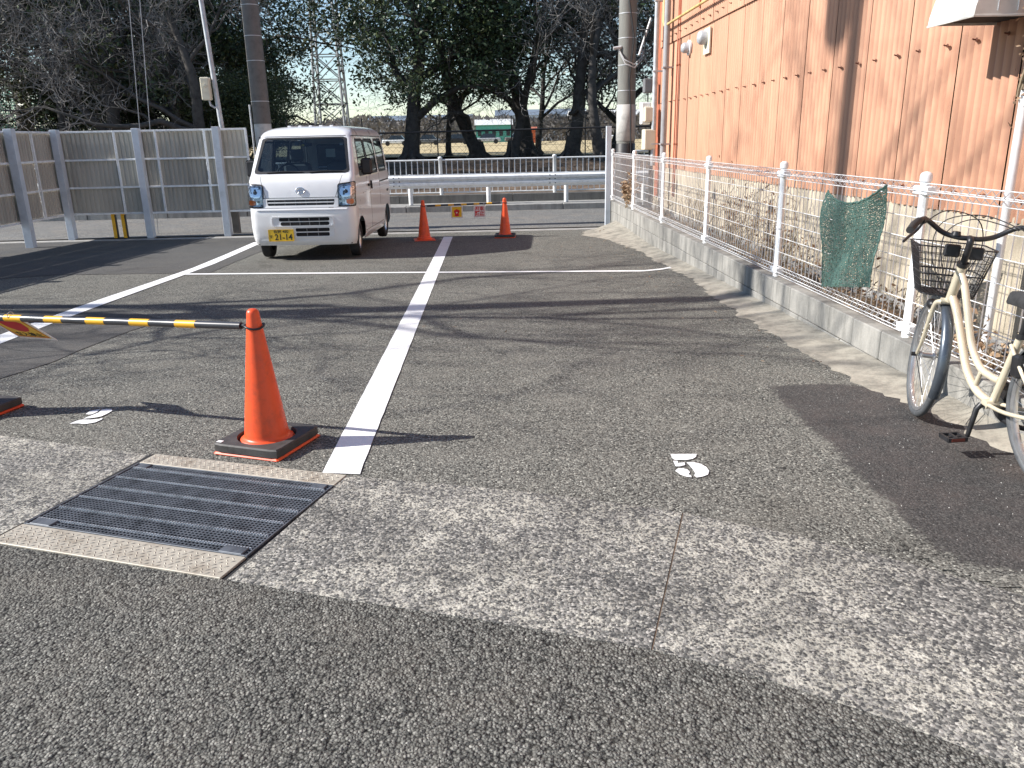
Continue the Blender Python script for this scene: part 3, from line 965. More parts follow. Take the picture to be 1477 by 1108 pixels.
# cement apron along the wall foot, ragged outer edge, slightly heaped towards the wall
AP = [(15.95, 2.1), (14.9, 1.72), (13.82, 2.08), (11.97, 2.3), (10.84, 2.28), (9.16, 2.34), (7.93, 2.25), (7.33, 2.27), (6.59, 2.2), (5.84, 2.2), (5.49, 2.22), (5.08, 2.22), (4.68, 2.24), (4.48, 2.28), (4.27, 2.3), (3.94, 2.34), (3.73, 2.4), (3.29, 2.42), (2.5, 2.44)]
g = MB()
rnd = random.Random(11)
ys = [15.95 - i * 0.06 for i in range(int((15.95 - 2.5) / 0.06))]
cols = 7
vs = []
for y in ys:
    for i in range(len(AP) - 1):
        if AP[i][0] >= y >= AP[i + 1][0]:
            t = (AP[i][0] - y) / (AP[i][0] - AP[i + 1][0])
            xo = AP[i][1] + (AP[i + 1][1] - AP[i][1]) * t
            break
    xo += 0.09 * noise.noise(Vector((0, y * 2.1, 1))) + 0.04 * noise.noise(Vector((3, y * 9, 1))) + rnd.uniform(-.03, .03)
    heap = 0.035 + 0.12 * max(0, min(1, (y - 12.5) / 3.0))
    for c in range(cols):
        t = c / (cols - 1)
        x = xo + (2.56 - xo) * t
        vs.append((x, y, zg(y) + 0.003 + heap * t ** 1.3 + (0.008 * noise.noise(Vector((x * 6, y * 6, 0))) + 0.004 if c else 0)))
fs = []
for i in range(len(ys) - 1):
    for c in range(cols - 1):
        fs.append((i * cols + c, (i + 1) * cols + c, (i + 1) * cols + c + 1, i * cols + c + 1))
g.add(vs, fs, True)
struct('cement_apron', orient(g), 'apron', 'ragged strip of rough cement along the wall foot')

# lot edge, gutter and the road beyond
ZR = -0.30
g = MB()
g.bbox(-40, 2.62, 15.95, 16.22, -0.5, ZR + 0.006, 0.004)
struct('road_edge_strip', g, 'kerb', 'pale concrete edging between the lot and the road')
g = MB()
g.add([(-60, 16.2, ZR - 0.03), (60, 16.2, ZR - 0.03), (60, 16.5, ZR - 0.03), (-60, 16.5, ZR - 0.03)], [(0, 1, 2, 3)])
struct('gutter', g, 'fresh', 'dark shallow gutter along the near side of the road')
g = MB()
g.add([(-80, 16.46, ZR), (80, 16.46, ZR), (80, 20.75, ZR + 0.0), (-80, 20.75, ZR)], [(0, 1, 2, 3)])
struct('road', g, 'far_road', 'grey asphalt road beyond the parking lot')
g = MB()
x = -60.0
kerb_root = bpy.data.objects.new('kerb', None)
COL.objects.link(kerb_root)
tag(kerb_root, 'low concrete kerb on the far side of the road', None, None, 'structure')
km = MB().bbox(0, 1.985, 20.75, 20.93, -0.45, ZR + 0.15, 0.012).mesh('kerb_stone', MT['kerb'])
for i in range(24):
    link('kerb_stone', km, kerb_root, (-36 + i * 2.0, 0, 0))
g = MB()
g.add([(-60, 20.93, ZR + 0.145), (60, 20.93, ZR + 0.145), (60, 21.8, ZR + 0.145), (-60, 21.8, ZR + 0.145)], [(0, 1, 2, 3)])
struct('pavement', g, 'conc', 'narrow concrete pavement behind the kerb')
# park terrain rising behind the retaining wall
g = MB()
NX, NY = 60, 50
vs = []
for j in range(NY):
    y = 21.95 + (j / (NY - 1)) ** 1.6 * 24
    for i in range(NX):
        x = -60 + 120 * i / (NX - 1)
        t = min(1, (y - 21.95) / 8)
        z = -0.03 + 0.75 * (t * t * (3 - 2 * t)) + 0.06 * noise.noise(Vector((x * .4, y * .4, 3)))
        vs.append((x, y, z))
fs = [(j * NX + i, j * NX + i + 1, (j + 1) * NX + i + 1, (j + 1) * NX + i) for j in range(NY - 1) for i in range(NX - 1)]
g.add(vs, fs, True)
struct('park_ground', orient(g), 'parksoil', 'leaf littered slope under the park trees')
g = MB()
vs = []
NX, NY = 40, 30
for j in range(NY):
    y = 34.5 + (j / (NY - 1)) * 150
    for i in range(NX):
        x = -170 + 340 * i / (NX - 1)
        vs.append((x, y + (2.0 * noise.noise(Vector((x * .15, 5, 3))) if j == 0 else 0), 0.80 + 0.12 * noise.noise(Vector((x * .06, y * .06, 8)))))
fs = [(j * NX + i, j * NX + i + 1, (j + 1) * NX + i + 1, (j + 1) * NX + i) for j in range(NY - 1) for i in range(NX - 1)]
g.add(vs, fs, True)
struct('field', orient(g), 'field', 'dry yellow winter grass field behind the trees')
g = MB()
vs = []
NX = 160
for i in range(NX):
    x = -1400 + 2800 * i / (NX - 1)
    h_ = 26 + 16 * noise.noise(Vector((x * .004, 1, 1))) + 6 * noise.noise(Vector((x * .02, 1, 1)))
    vs += [(x, 1000, -0.9), (x, 1050, h_ * 0.6), (x, 1150, h_), (x, 1400, -0.9)]
fs = []
for i in range(NX - 1):
    for k in range(3):
        fs.append((i * 4 + k, i * 4 + 4 + k, i * 4 + 5 + k, i * 4 + 1 + k))
g.add(vs, fs, True)
g.xf(Matrix.Diagonal((0.8, 0.8, 0.8, 1)) @ Matrix.Translation((0, 0, 0)))
struct('hills', g, 'hill', 'low hills on the horizon, blue haze put into their colour')

# ================================================================== low block wall with the white mesh fence
WX0, WX1 = 2.56, 2.70
wall = thing('block_wall', 'low weathered grey concrete block wall under the white mesh fence', 'wall', (2.63, 9, 0))


def blk(y0, y1, z0, z1):
    return MB().bbox(-0.07, 0.07, -(y1 - y0) / 2 + 0.003, (y1 - y0) / 2 - 0.003, z0, z1, 0.006)


bl_top = blk(0, 0.4, 0.005, 0.2).mesh('concrete_block', MT['block'])
bl_low = blk(0, 0.4, -0.2, -0.001).mesh('concrete_block', MT['block'])
bl_deep = blk(0, 0.4, -0.41, -0.205).mesh('concrete_block', MT['block'])
rw = random.Random(4)
y = 1.0
i = 0
while y < 16.7:
    o = link('concrete_block', bl_top, wall, (rw.uniform(-.003, .003), y + 0.2 - 9, 0))
    link('concrete_block', bl_low, wall, (rw.uniform(-.003, .003) + 0.002, y + 0.0 - 9, 0))
    if y > 10:
        link('concrete_block', bl_deep, wall, (rw.uniform(-.002, .002), y + 0.2 - 9, 0))
    y += 0.4

fence = thing('mesh_fence', 'white welded wire mesh fence standing on the low block wall', 'fence', (2.64, 9, 0.2))
FX = 0.0
PY = [16.85, 14.45, 12.05, 9.62, 7.18, 4.83, 2.43, 0.2]
pp = MB()
pp.lathe([(0.037, -0.06), (0.037, -0.005), (0.028, 0.0), (0.028, 0.955)], 14)
pp.lathe([(0.024, 0.42), (0.031, 0.425), (0.031, 0.445), (0.024, 0.45)], 14)
pm_ = pp.mesh('post', MT['white'])
pc = MB().lathe([(0.0285, 0.955), (0.0355, 0.957), (0.0355, 0.99), (0.03, 1.003), (0.016, 1.012), (0.0, 1.014)], 16).mesh('post_cap', MT['white'])
clm = MB().bbox(-0.033, 0.033, -0.08, 0.08, -0.026, 0.026, 0.006).mesh('clamp', MT['white'])
for y in PY:
    p = link('post', pm_, fence, (0, y - 9, 0))
    link('post_cap', pc, p)
    link('clamp', clm, p, (0, 0, 0.905))
    link('clamp', clm, p, (0, 0, 0.06))
ra = 0.0041


def wire(mb, a, b, r=ra):
    a, b = Vector(a), Vector(b)
    mb.tube([a, b], r, 4, cap=False)


for i in range(len(PY) - 1):
    y1, y0 = PY[i] - 0.03, PY[i + 1] + 0.03
    mb = MB()
    nv = int((y1 - y0) / 0.0765)
    tri = [(0, 0.945), (0.045, 0.905), (0, 0.865)]
    low = [(0, 0.10), (0.045, 0.06), (0, 0.02)]
    for k in range(nv + 1):
        y = y0 + (y1 - y0) * k / nv
        # one wire: triangular roll at the top and the bottom joined by the straight run
        pts = [(0, y, 0.865), (-0.04, y, 0.905), (0, y, 0.945), (0.03, y, 0.905), (0, y, 0.865), (0, y, 0.10), (-0.04, y, 0.06), (0, y, 0.02), (0.03, y, 0.06), (0, y, 0.1)]
        mb.tube(pts, ra, 3, cap=False, smooth=False)
    for (xx, zz) in ((0, 0.865), (-0.04, 0.905), (0, 0.945), (0.03, 0.905), (0, 0.10), (-0.04, 0.06), (0, 0.02), (0.03, 0.06)):
        wire(mb, (xx - 0.003, y0, zz), (xx - 0.003, y1, zz), 0.0028)
    for k in range(1, 6):
        z = 0.10 + (0.865 - 0.10) * k / 6
        wire(mb, (-0.004, y0, z), (-0.004, y1, z), 0.0026)
    o = mb.obj('wire_panel', 'white', fence, loc=(0, -9, 0))
    o['kind'] = 'stuff'

# square steel post closing the fence at the road
sp = MB().bbox(-0.05, 0.05, -0.05, 0.05, 0, 1.95, 0.004)
o = sp.obj('steel_post', 'paintpost', loc=(2.49, 16.5, -0.3))
tag(o, 'pale blue grey square steel post at the road end of the block wall', 'post')

# ================================================================== salmon corrugated building
BX = 3.40
bld = thing('corrugated_building', 'long building clad in salmon corrugated sheets above cream render', 'building', (BX, 9, 0))
core = MB()
core.box(BX + 4.06 + 0.02, 8.6, 3.1, 8.0, 15.9, 6.2)
core.xf(Matrix.Translation((-BX, -9, 0)))
core.obj('wall_backing', 'dark', bld)
SW = 0.717


def corr(h, w=SW - 0.013, amp=0.0125, waves=8):
    m_ = MB()
    N = waves * 10
    vs = []
    for k in range(N + 1):
        yy = -w / 2 + w * k / N
        xx = -amp * cos(2 * pi * waves * k / N)
        vs += [(xx, yy, 0), (xx, yy, h)]
    fs = [(2 * k, 2 * k + 1, 2 * k + 3, 2 * k + 2) for k in range(N)]
    vs2 = [(p[0] + 0.0015, p[1], p[2]) for p in vs]
    m_.add(vs, fs, True)
    m_.add([(a[0], a[1], 0) if j % 2 == 0 else (b[0], b[1], 0) for j, (a, b) in enumerate(zip(vs, vs2))], [])
    return m_


Z0s, Z1s, Z2s = 0.875, 3.02, 5.9
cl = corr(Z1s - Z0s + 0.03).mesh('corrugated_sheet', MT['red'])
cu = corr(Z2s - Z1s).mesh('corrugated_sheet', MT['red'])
hb = MB()
hb.tube([(-0.006, 0, 0), (-0.03, 0, 0), (-0.04, 0, 0.006)], 0.0055, 6)
hb.lathe([(0.0, -0.016), (0.014, -0.013), (0.014, -0.010), (0.0, -0.009)], 8, axis='x')
hbm = hb.mesh('hook_bolt', MT['bolt'])
rb = random.Random(8)
j = 0
ycent = 15.66
while ycent > 1.2:
    tilt = rb.uniform(-.0025, .0025)
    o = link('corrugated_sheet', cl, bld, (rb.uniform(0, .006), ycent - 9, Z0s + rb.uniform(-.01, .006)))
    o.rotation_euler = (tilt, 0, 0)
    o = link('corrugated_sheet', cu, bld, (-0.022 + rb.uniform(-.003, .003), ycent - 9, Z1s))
    o.rotation_euler = (rb.uniform(-.002, .002), 0, 0)
    for (zz, xo) in ((1.02, 0), (2.03, 0), (3.12, -0.022)):
        for dy in (-0.19, 0.17):
            b_ = link('hook_bolt', hbm, bld, (xo - 0.006, ycent - 9 + dy + rb.uniform(-.02, .02), zz + rb.uniform(-.006, .006)))
    ycent -= SW
# end pieces at the far corner
MB().box(0.02, 16.16 - 9, 3.1, 0.06, 0.26, 5.6).obj('corner_flashing', 'trim', bld)
MB().box(0.0, 16.42 - 9, 3.4, 0.02, 0.24, 5.2).obj('corner_panel', 'red', bld)
MB().box(0.035, 16.55 - 9, 1.6, 0.10, 0.05, 2.9).obj('corner_post', 'greybox', bld)
# cream rendered base
for k in range(6):
    ya, yb = 16.5 - k * 2.6, 16.5 - (k + 1) * 2.6
    MB().bbox(0.012, 0.3, yb + 0.004 - 9, ya - 0.004 - 9, -0.3, 0.90, 0.006).obj('rendered_base', 'cream', bld)
MB().bbox(-0.03, 0.05, 1.0 - 9, 16.4 - 9, 0.02, 0.11, 0.01).obj('plinth', 'conc', bld)
MB().box(4.0, -0.4, 6.1, 8.8, 16.4, 0.25).obj('roof', 'trim', bld)
# pipes, each with its clips
def pipe(y, r, z0, z1, mat, name='downpipe', off=0.07, clips=(1.3, 2.6, 3.8)):
    p = MB().tube([(-off, y - 9, z0), (-off, y - 9, z1)], r, 12).obj(name, mat, bld)
    for z in clips:
        if z0 < z < z1:
            MB().box(-off / 2, y - 9, z, off + 2.2 * r, 2.5 * r, 0.025).obj('pipe_clip', mat, p)
    return p


pipe(15.05, 0.055, 0.05, 5.8, 'bluepipe', off=0.13)
pipe(15.85, 0.045, 0.9, 5.3, 'galv', off=0.15)
pipe(14.62, 0.012, 0.4, 5.8, 'trim', 'conduit', 0.03)
pipe(14.48, 0.010, 0.4, 5.8, 'trim', 'conduit', 0.03)
MB().tube([(-0.13, 15.35 - 9, 5.5), (-0.13, 15.35 - 9, 3.38), (-0.13, 15.25 - 9, 3.30), (-0.13, 9.0 - 9, 3.30)], 0.022, 8).obj('gas_pipe', 'gaspipe', bld)
for y in (13.2, 14.5):
    MB().box(-0.03, y - 9, 3.55, 0.035, 0.05, 0.5).obj('hanging_bracket', 'trim', bld)
# vents
vm = MB().box(-0.03, 0, -0.02, 0.02, 0.34, 0.36)
v1 = vm.obj('vent_plate', 'ivorybox', bld, loc=(0, 12.72 - 9, 2.80))
MB().lathe([(0.0, -0.17), (0.07, -0.165), (0.10, -0.13), (0.10, -0.03)], 18, (0, 0.03, 0.03), axis='x').obj('vent_cap', 'galv', v1)
v2 = MB().lathe([(0.0, -0.035), (0.12, -0.035), (0.12, -0.008)], 18, axis='x').obj('vent_plate', 'white', bld, loc=(0, 13.85 - 9, 2.80))
MB().lathe([(0.0, -0.15), (0.055, -0.145), (0.082, -0.11), (0.082, -0.03)], 18, axis='x').obj('vent_cap', 'galv', v2)
# exhaust hood near the camera
hz = 2.10
hd = MB()
prof = [(-0.46, 0), (-0.455, 0.05), (-0.30, 0.62), (0, 0.72), (0, 0)]
n = len(prof)
ya, yb = 5.60, 5.08
vs = [(px, ya - 9, hz + pz) for px, pz in prof] + [(px, yb - 9, hz + pz) for px, pz in prof]
fs = [(0, 1, n + 1, n), (1, 2, n + 2, n + 1), (2, 3, n + 3, n + 2), (0, n - 1, 3, 2, 1), (n, n + 1, n + 2, n + 3, n + n - 1)]
hd.add(vs, fs)
hood = hd.obj('exhaust_hood', 'hood', bld)
MB().box(-0.20, (ya + yb) / 2 - 9, hz + 0.02, 0.40, ya - yb - 0.04, 0.012).obj('filter_tray', 'dark', hood)
for xx, hh in ((-0.32, .5), (-0.2, .6), (-0.08, .62)):
    MB().box(xx, yb - 9 - 0.003, hz + 0.02 + hh / 2, 0.006, 0.006, hh).obj('seam', 'galv', hood)
MB().tube([(-0.46, ya - 9, hz - 0.005), (-0.46, yb - 9, hz - 0.005), (0, yb - 9, hz - 0.005)], 0.008, 6).obj('rim', 'hood', hood)

# white standpipe with a dry climber
wp = MB().tube([(0, 0, 0.0), (0, 0, 5.5)], 0.026, 12).obj('standpipe', 'white', loc=(3.22, 4.92, 0.03))
tag(wp, 'thin white vertical pipe in front of the corrugated wall, wrapped by a dry vine', 'pipe')
vn = MB()
rv = random.Random(5)
for s_ in range(5):
    ph = rv.uniform(0, 6.28)
    z_lo = 1.45 + rv.uniform(0, .2)
    vn.tube([(0.035 * cos(ph + z * 7), 0.035 * sin(ph + z * 7), z) for z in [z_lo + k * 0.05 for k in range(60)]], 0.009, 5)
vine = thing('dry_vine', 'dry leafless vine twisted round the white pipe beside the exhaust hood', 'vine', (3.22, 4.92, 0.03))
vn.obj('stem', 'drytwig', vine)
lf = MB()
for k in range(170):
    z = 1.42 + rv.random() ** 0.8 * 1.6
    a = rv.uniform(0, 6.28)
    r_ = rv.uniform(.03, .10)
    c = Vector((r_ * cos(a), r_ * sin(a), z))
    d1 = Vector((rv.uniform(-1, 1), rv.uniform(-1, 1), rv.uniform(-1, 1))).normalized() * rv.uniform(.012, .03)
    d2 = d1.orthogonal().normalized() * rv.uniform(.008, .016)
    lf.add([c - d1, c + d2, c + d1, c - d2], [(0, 1, 2, 3)])
o = lf.obj('leaves', 'deadleaf', vine)
o['kind'] = 'stuff'

# meter boxes on the far corner
for (nm, lab, x, y, z, sx, sy, sz, mt) in (
        ('junction_box', 'small dark grey junction box on the far corner of the building, above the meter', 3.16, 16.1, 2.36, 0.16, 0.16, 0.26, 'greybox'),
        ('electric_meter', 'white electricity meter under the grey junction box on the building corner', 3.12, 16.05, 1.86, 0.18, 0.16, 0.40, 'white'),
        ('meter_cover', 'beige meter cover beside the white electricity meter', 3.17, 15.9, 1.84, 0.2, 0.14, 0.27, 'ivorybox'),
        ('switch_box', 'ivory steel switch box lowest of the boxes on the building corner', 3.18, 15.95, 1.38, 0.22, 0.28, 0.38, 'ivorybox')):
    t = thing(nm, lab, 'box', (x, y, z))
    MB().bbox(-sx / 2, sx / 2, -sy / 2, sy / 2, -sz / 2, sz / 2, 0.012).obj('case', mt, t)
    MB().bbox(-sx / 2 + 0.015, sx / 2 - 0.015, -sy / 2 - 0.012, -sy / 2 - 0.001, -sz / 2 + 0.02, sz / 2 - 0.02, 0.004).obj('cover', mt, t)
    if nm == 'electric_meter':
        MB().box(0.0, -sy / 2 - 0.014, 0.0, 0.05, 0.006, 0.10).obj('window', 'winglass', t)
for pts_, r__, lab_ in (([(3.17, 16.08, 2.25), (3.17, 16.08, 2.05)], .012, 'short black cable between the junction box and the electricity meter'),
                        ([(3.2, 16.1, 2.45), (3.14, 16.3, 2.6), (3.0, 16.6, 2.62)], .008, 'thin black cable from the junction box towards the concrete pole'),
                        ([(3.2, 16.0, 1.7), (3.24, 16.0, 1.55)], .014, 'short black cable between the meter and the switch box'),
                        ([(3.22, 15.98, 1.2), (3.24, 15.98, -0.2)], .03, 'black cable duct running down below the switch box')):
    tag(MB().tube(pts_, r__, 8).obj('cable_run', 'cable'), lab_, 'cable')

# ================================================================== sheet fence on the left
FT, FB = 1.74, 0.17
lf_ = thing('sheet_fence', 'tall grey ribbed sheet fence in a pale frame at the left corner', 'fence', (-8.4, 16.5, -0.3))


def ribbed(w, h):
    """trapezoid ribbed sheet, ribs 90 mm apart, running along +x"""
    m_ = MB()
    pr = []
    x = 0
    while x < w - 0.001:
        for dx, dz in ((0, 0), (0.05, 0), (0.058, 0.014), (0.082, 0.014), (0.09, 0)):
            if x + dx <= w:
                pr.append((x + dx, dz))
        x += 0.09
    vs = []
    for px, pz in pr:
        vs += [(px, pz, 0), (px, pz, h)]
    m_.add(vs, [(2 * k, 2 * k + 2, 2 * k + 3, 2 * k + 1) for k in range(len(pr) - 1)])
    return m_


def fence_run(p0, p1, posts, splits, parent, seed=0):
    p0, p1 = Vector(p0), Vector(p1)
    L_ = (p1 - p0).length
    a = atan2(p1.y - p0.y, p1.x - p0.x)
    rows = [(FB + 0.02, FB + 0.50), (FB + 0.52, FB + 1.03), (FB + 1.05, FT - 0.02)]
    xs = [0] + splits + [L_]
    base = Matrix.Translation((p0.x + 8.4, p0.y - 16.5, 0.3)) @ Matrix.Rotation(a, 4, 'Z')
    for i in range(len(xs) - 1):
        for (z0, z1) in rows:
            w = xs[i + 1] - xs[i] - 0.02
            o = ribbed(w, z1 - z0).xf(base @ Matrix.Translation((xs[i] + 0.01, 0.0, z0))).obj('sheet_panel', 'panel', parent)
    for z in (FB, FB + 0.51, FB + 1.04, FT):
        MB().bbox(-0.02, L_ + 0.02, -0.045, -0.012, z - 0.018, z + 0.018, 0.003).xf(base).obj('rail', 'white', parent)
    for x in xs:
        MB().bbox(x - 0.02, x + 0.02, -0.05, -0.008, FB - 0.018, FT + 0.018, 0.003).xf(base).obj('stile', 'white', parent)
    for x in posts:
        MB().bbox(x - 0.065, x + 0.065, -0.2, -0.055, -0.33 + 0.0, FT + 0.05, 0.004).xf(base).obj('post', 'paintpost', parent)


fence_run((-8.42, 16.62, 0), (-4.66, 16.62, 0), [0.12, 1.68, 3.22], [1.2, 2.0, 2.95], lf_)
fence_run((-8.40, 3.0, 0), (-8.40, 16.55, 0), [11.9, 10.3, 8.7, 7.1, 5.5, 3.9, 2.3, 0.7], [0.8, 1.6, 2.4, 3.2, 4.0, 4.8, 5.6, 6.4, 7.2, 8.0, 8.8, 9.6, 10.4, 11.2, 12.0, 12.75], lf_)

# yellow bollard with two legs in front of the fence gap
yb_ = thing('yellow_bollard', 'yellow two legged steel barrier post standing under the sheet fence', 'bollard', (-7.3, 16.45, -0.3))
for k, x in enumerate((-0.12, 0.07)):
    MB().bbox(x - 0.035, x + 0.035, -0.03, 0.03, 0, 0.47, 0.006).obj('leg', 'yellow', yb_)
    MB().bbox(x + 0.036, x + 0.05, -0.03, 0.03, 0, 0.46, 0.003).obj('dark_edge', 'blackplastic', yb_)

# ================================================================== poles and wires
up_ = thing('utility_pole', 'thick brown sheathed utility pole behind the white van', 'pole', (-4.42, 17.0, -0.3))
MB().tube([(0, 0, 0), (0.0, 0, 3.05)], [0.168, 0.162], 20).obj('pole', 'pole', up_)
MB().lathe([(0.166, 1.2), (0.170, 1.21), (0.170, 2.12), (0.166, 2.13)], 20).obj('pale_wrap', 'palewrap', up_)
MB().tube([(0, 0, 2.14), (0.0, 0, 9.5)], [0.172, 0.140], 20).obj('sheath', 'sheath', up_)
for z in (2.55, 3.3, 3.75, 4.3):
    MB().lathe([(0.170 - (z - 2.2) * .0042, z), (0.176 - (z - 2.2) * .0042, z + 0.003), (0.176 - (z - 2.2) * .0042, z + 0.012), (0.170 - (z - 2.2) * .0042, z + 0.015)], 20).obj('steel_band', 'galv', up_)
MB().tube([(-0.2, -0.06, 0.2), (-0.2, -0.06, 2.5)], 0.02, 8).obj('cable_guard', 'galv', up_)
# slim steel pole with the beige box
sp_ = thing('steel_pole', 'slim leaning steel pole carrying a beige box above the sheet fence', 'pole', (-5.13, 16.85, -0.32))
MB().tube([(0, 0, 0), (-0.06, 0, 2.1), (-0.17, 0, 4.6), (-0.23, 0, 6.0)], [0.055, 0.05, 0.046, 0.042], 12).obj('pole', 'galv', sp_)
MB().box(0.0, 0.0, 0.30, 0.13, 0.12, 0.62).obj('pole_foot', 'sheath', sp_)
bx = thing('meter_box', 'beige electrical box strapped to the slim steel pole', 'box', (-5.38, 16.78, 2.50))
MB().bbox(-0.085, 0.085, -0.07, 0.07, -0.21, 0.21, 0.012).obj('case', 'ivorybox', bx)
MB().lathe([(0.0, -0.03), (0.03, -0.028), (0.034, 0)], 12, (0.0, -0.07, 0.06), axis='y').obj('dial', 'ivorybox', bx)
MB().box(-0.0, -0.072, 0.06, 0.12, 0.01, 0.24).obj('cover', 'ivorybox', bx)
MB().tube([(0.03, 0, -0.21), (0.05, 0, -0.3), (0.12, 0, -0.35), (0.16, 0.03, -0.33)], 0.02, 8).obj('conduit', 'galv', bx)
for (xa, za, xb, nm) in ((-7.05, 1.65, -6.42, 'first guy wire'), (-6.85, 1.65, -6.2, 'second guy wire')):
    t = MB().tube([(xa, 17.1, za - 2), (xb, 17.1, 9.0)], 0.008, 5)
    tag(t.obj('guy_wire', 'palecable'), 'thin pale guy wire rising from behind the sheet fence' + (', nearer the fence corner' if xa < -7 else ', nearer the slim pole'), 'wire')
# concrete pole on the right
cp = thing('utility_pole', 'round concrete utility pole beside the salmon building, white wrap near its foot', 'pole', (2.93, 17.1, -0.3))
MB().tube([(0, 0, 0), (0, 0, 9.5)], [0.195, 0.16], 24).obj('pole', 'pole', cp)
MB().lathe([(0.192, 1.66), (0.199, 1.665), (0.197, 2.36), (0.19, 2.365)], 24).obj('white_wrap', 'palewrap', cp)
MB().lathe([(0.193, 0.2), (0.203, 0.21), (0.20, 1.60), (0.191, 1.61)], 24).obj('dark_wrap', 'blackplastic', cp)
for z in (1.85, 2.05, 2.62, 3.1, 3.6, 4.05):
    MB().lathe([(0.19 - z * .0035, z), (0.199 - z * .0035, z + 0.002), (0.199 - z * .0035, z + 0.016), (0.19 - z * .0035, z + 0.018)], 24).obj('steel_band', 'galv', cp)
MB().tube([(0.08, -0.2, 1.4), (0.06, -0.2, 2.3), (0.02, -0.2, 2.8), (0.10, -0.19, 3.6), (-0.06, -0.19, 4.6)], 0.012, 6).obj('cable', 'cable', cp)
MB().tube([(-0.2, -0.1, 3.42), (-0.1, -0.25, 3.2), (0.1, -0.28, 3.1), (0.26, -0.1, 3.24), (0.32, 0.0, 3.4)], 0.012, 6).tube([(-0.2, -0.1, 3.40), (-0.08, -0.26, 3.12), (0.1, -0.29, 3.04), (0.28, -0.1, 3.2), (0.32, 0.0, 3.36)], 0.012, 6).obj('cable_loop', 'palecable', cp)
MB().tube([(0.2, -0.2, 3.28), (0.42, -0.2, 3.95)], 0.022, 8).obj('spike_guard', 'signwhite', cp)
MB().tube([(-0.3, -0.12, 3.42), (-0.14, -0.12, 3.44)], 0.03, 8).obj('insulator', 'palecable', cp)
t = MB().tube([(3.1, 16.95, 3.45), (3.28, 16.7, 3.42), (3.36, 16.5, 3.6)], 0.014, 6).tube([(3.22, 16.8, 3.43), (3.22, 16.8, 2.9), (3.3, 16.7, 2.75)], 0.014, 6)
tag(t.obj('service_bracket', 'blackmetal'), 'black service bracket between the concrete pole and the building', 'bracket')

# ================================================================== guardrail, retaining wall and baluster fence over the road
gr_ = thing('guardrail', 'white corrugated beam guardrail along the far side of the road', 'guardrail', (0, 21.2, -0.15))
WP = [(0.0, 0.0), (0.0, 0.03), (-0.07, 0.075), (-0.07, 0.125), (-0.0, 0.165), (-0.0, 0.185), (-0.07, 0.225), (-0.07, 0.275), (-0.0, 0.32), (0.0, 0.35)]
for k in range(-4, 6):
    xa, xb = -0.35 + k * 4.0 - 2.05, -0.35 + k * 4.0 + 2.05 - 0.0
    o_ = 0.004 * (k % 2)
    m_ = MB()
    vs = [(xa, -0.06 - o_ + a, 0.42 + z) for a, z in WP] + [(xb, -0.06 - o_ + a, 0.42 + z) for a, z in WP]
    n_ = len(WP)
    m_.add(vs, [(i, i + 1, n_ + i + 1, n_ + i) for i in range(n_ - 1)])
    o = m_.obj('beam', 'white', gr_)
    for sx in (xa + 0.08, xa + 0.22):
        for z in (0.50, 0.60, 0.70):
            MB().lathe([(0.0, -0.012), (0.014, -0.01), (0.016, 0)], 8, (sx, -0.065 - (0.0 if z == 0.60 else 0.068), z - 0.005), axis='y').obj('bolt', 'blackmetal', o)
gpm = MB().lathe([(0.057, 0.0), (0.057, 0.74), (0.05, 0.765), (0.0, 0.775)], 16)
gpm = gpm.mesh('post', MT['white'])
for k in range(-10, 10):
    link('post', gpm, gr_, (0.1 + k * 2.02, 0.06, 0))
rw_ = thing('retaining_wall', 'low weathered concrete retaining wall behind the guardrail', 'wall', (0, 21.87, -0.2))
for k in range(-8, 9):
    MB().bbox(-1.52, 1.46 + 0.03, -0.1, 0.1, 0.02, 0.255, 0.01).obj('wall_section', 'darkconc', rw_, loc=(-0.75 + k * 3.02, 0, 0))
bf = thing('baluster_fence', 'white baluster fence on the low retaining wall beside the park', 'fence', (0, 21.87, 0.05))
bp = MB().lathe([(0.05, 0), (0.05, 0.93), (0.058, 0.935), (0.058, 0.96), (0.035, 0.985), (0, 0.99)], 14).mesh('post', MT['white'])
bal = MB().bbox(-0.011, 0.011, -0.011, 0.011, 0.06, 0.90, 0.002).mesh('baluster', MT['white'])
nb = 0
for k in range(-8, 9):
    x = -1.15 + k * 3.02
    link('post', bp, bf, (x, 0, 0))
    for zz in (0.06, 0.90):
        MB().tube([(x + 0.05, 0, zz), (x + 2.97, 0, zz)], 0.021, 8).obj('rail', 'white', bf)
    for j in range(1, 20):
        if -13 < x + j * 0.151 < 10.5:
            link('baluster', bal, bf, (x + j * 0.151, 0, 0))
            nb += 1

# short white railing left of the concrete pole
rl = thing('short_railing', 'short white hooped railing behind the mesh fence at the building corner', 'railing', (3.05, 19.0, -0.3))
MB().tube([(0, 0, 0), (0, 0, 1.35), (0.06, 0, 1.42), (0.8, 0.2, 1.42), (0.86, 0.2, 1.35), (0.86, 0.2, 0)], 0.025, 8).obj('hoop', 'white', rl)
for k in range(1, 5):
    MB().tube([(0.17 * k, 0.04 * k, 0), (0.17 * k, 0.04 * k, 1.40)], 0.01, 6).obj('baluster', 'white', rl)

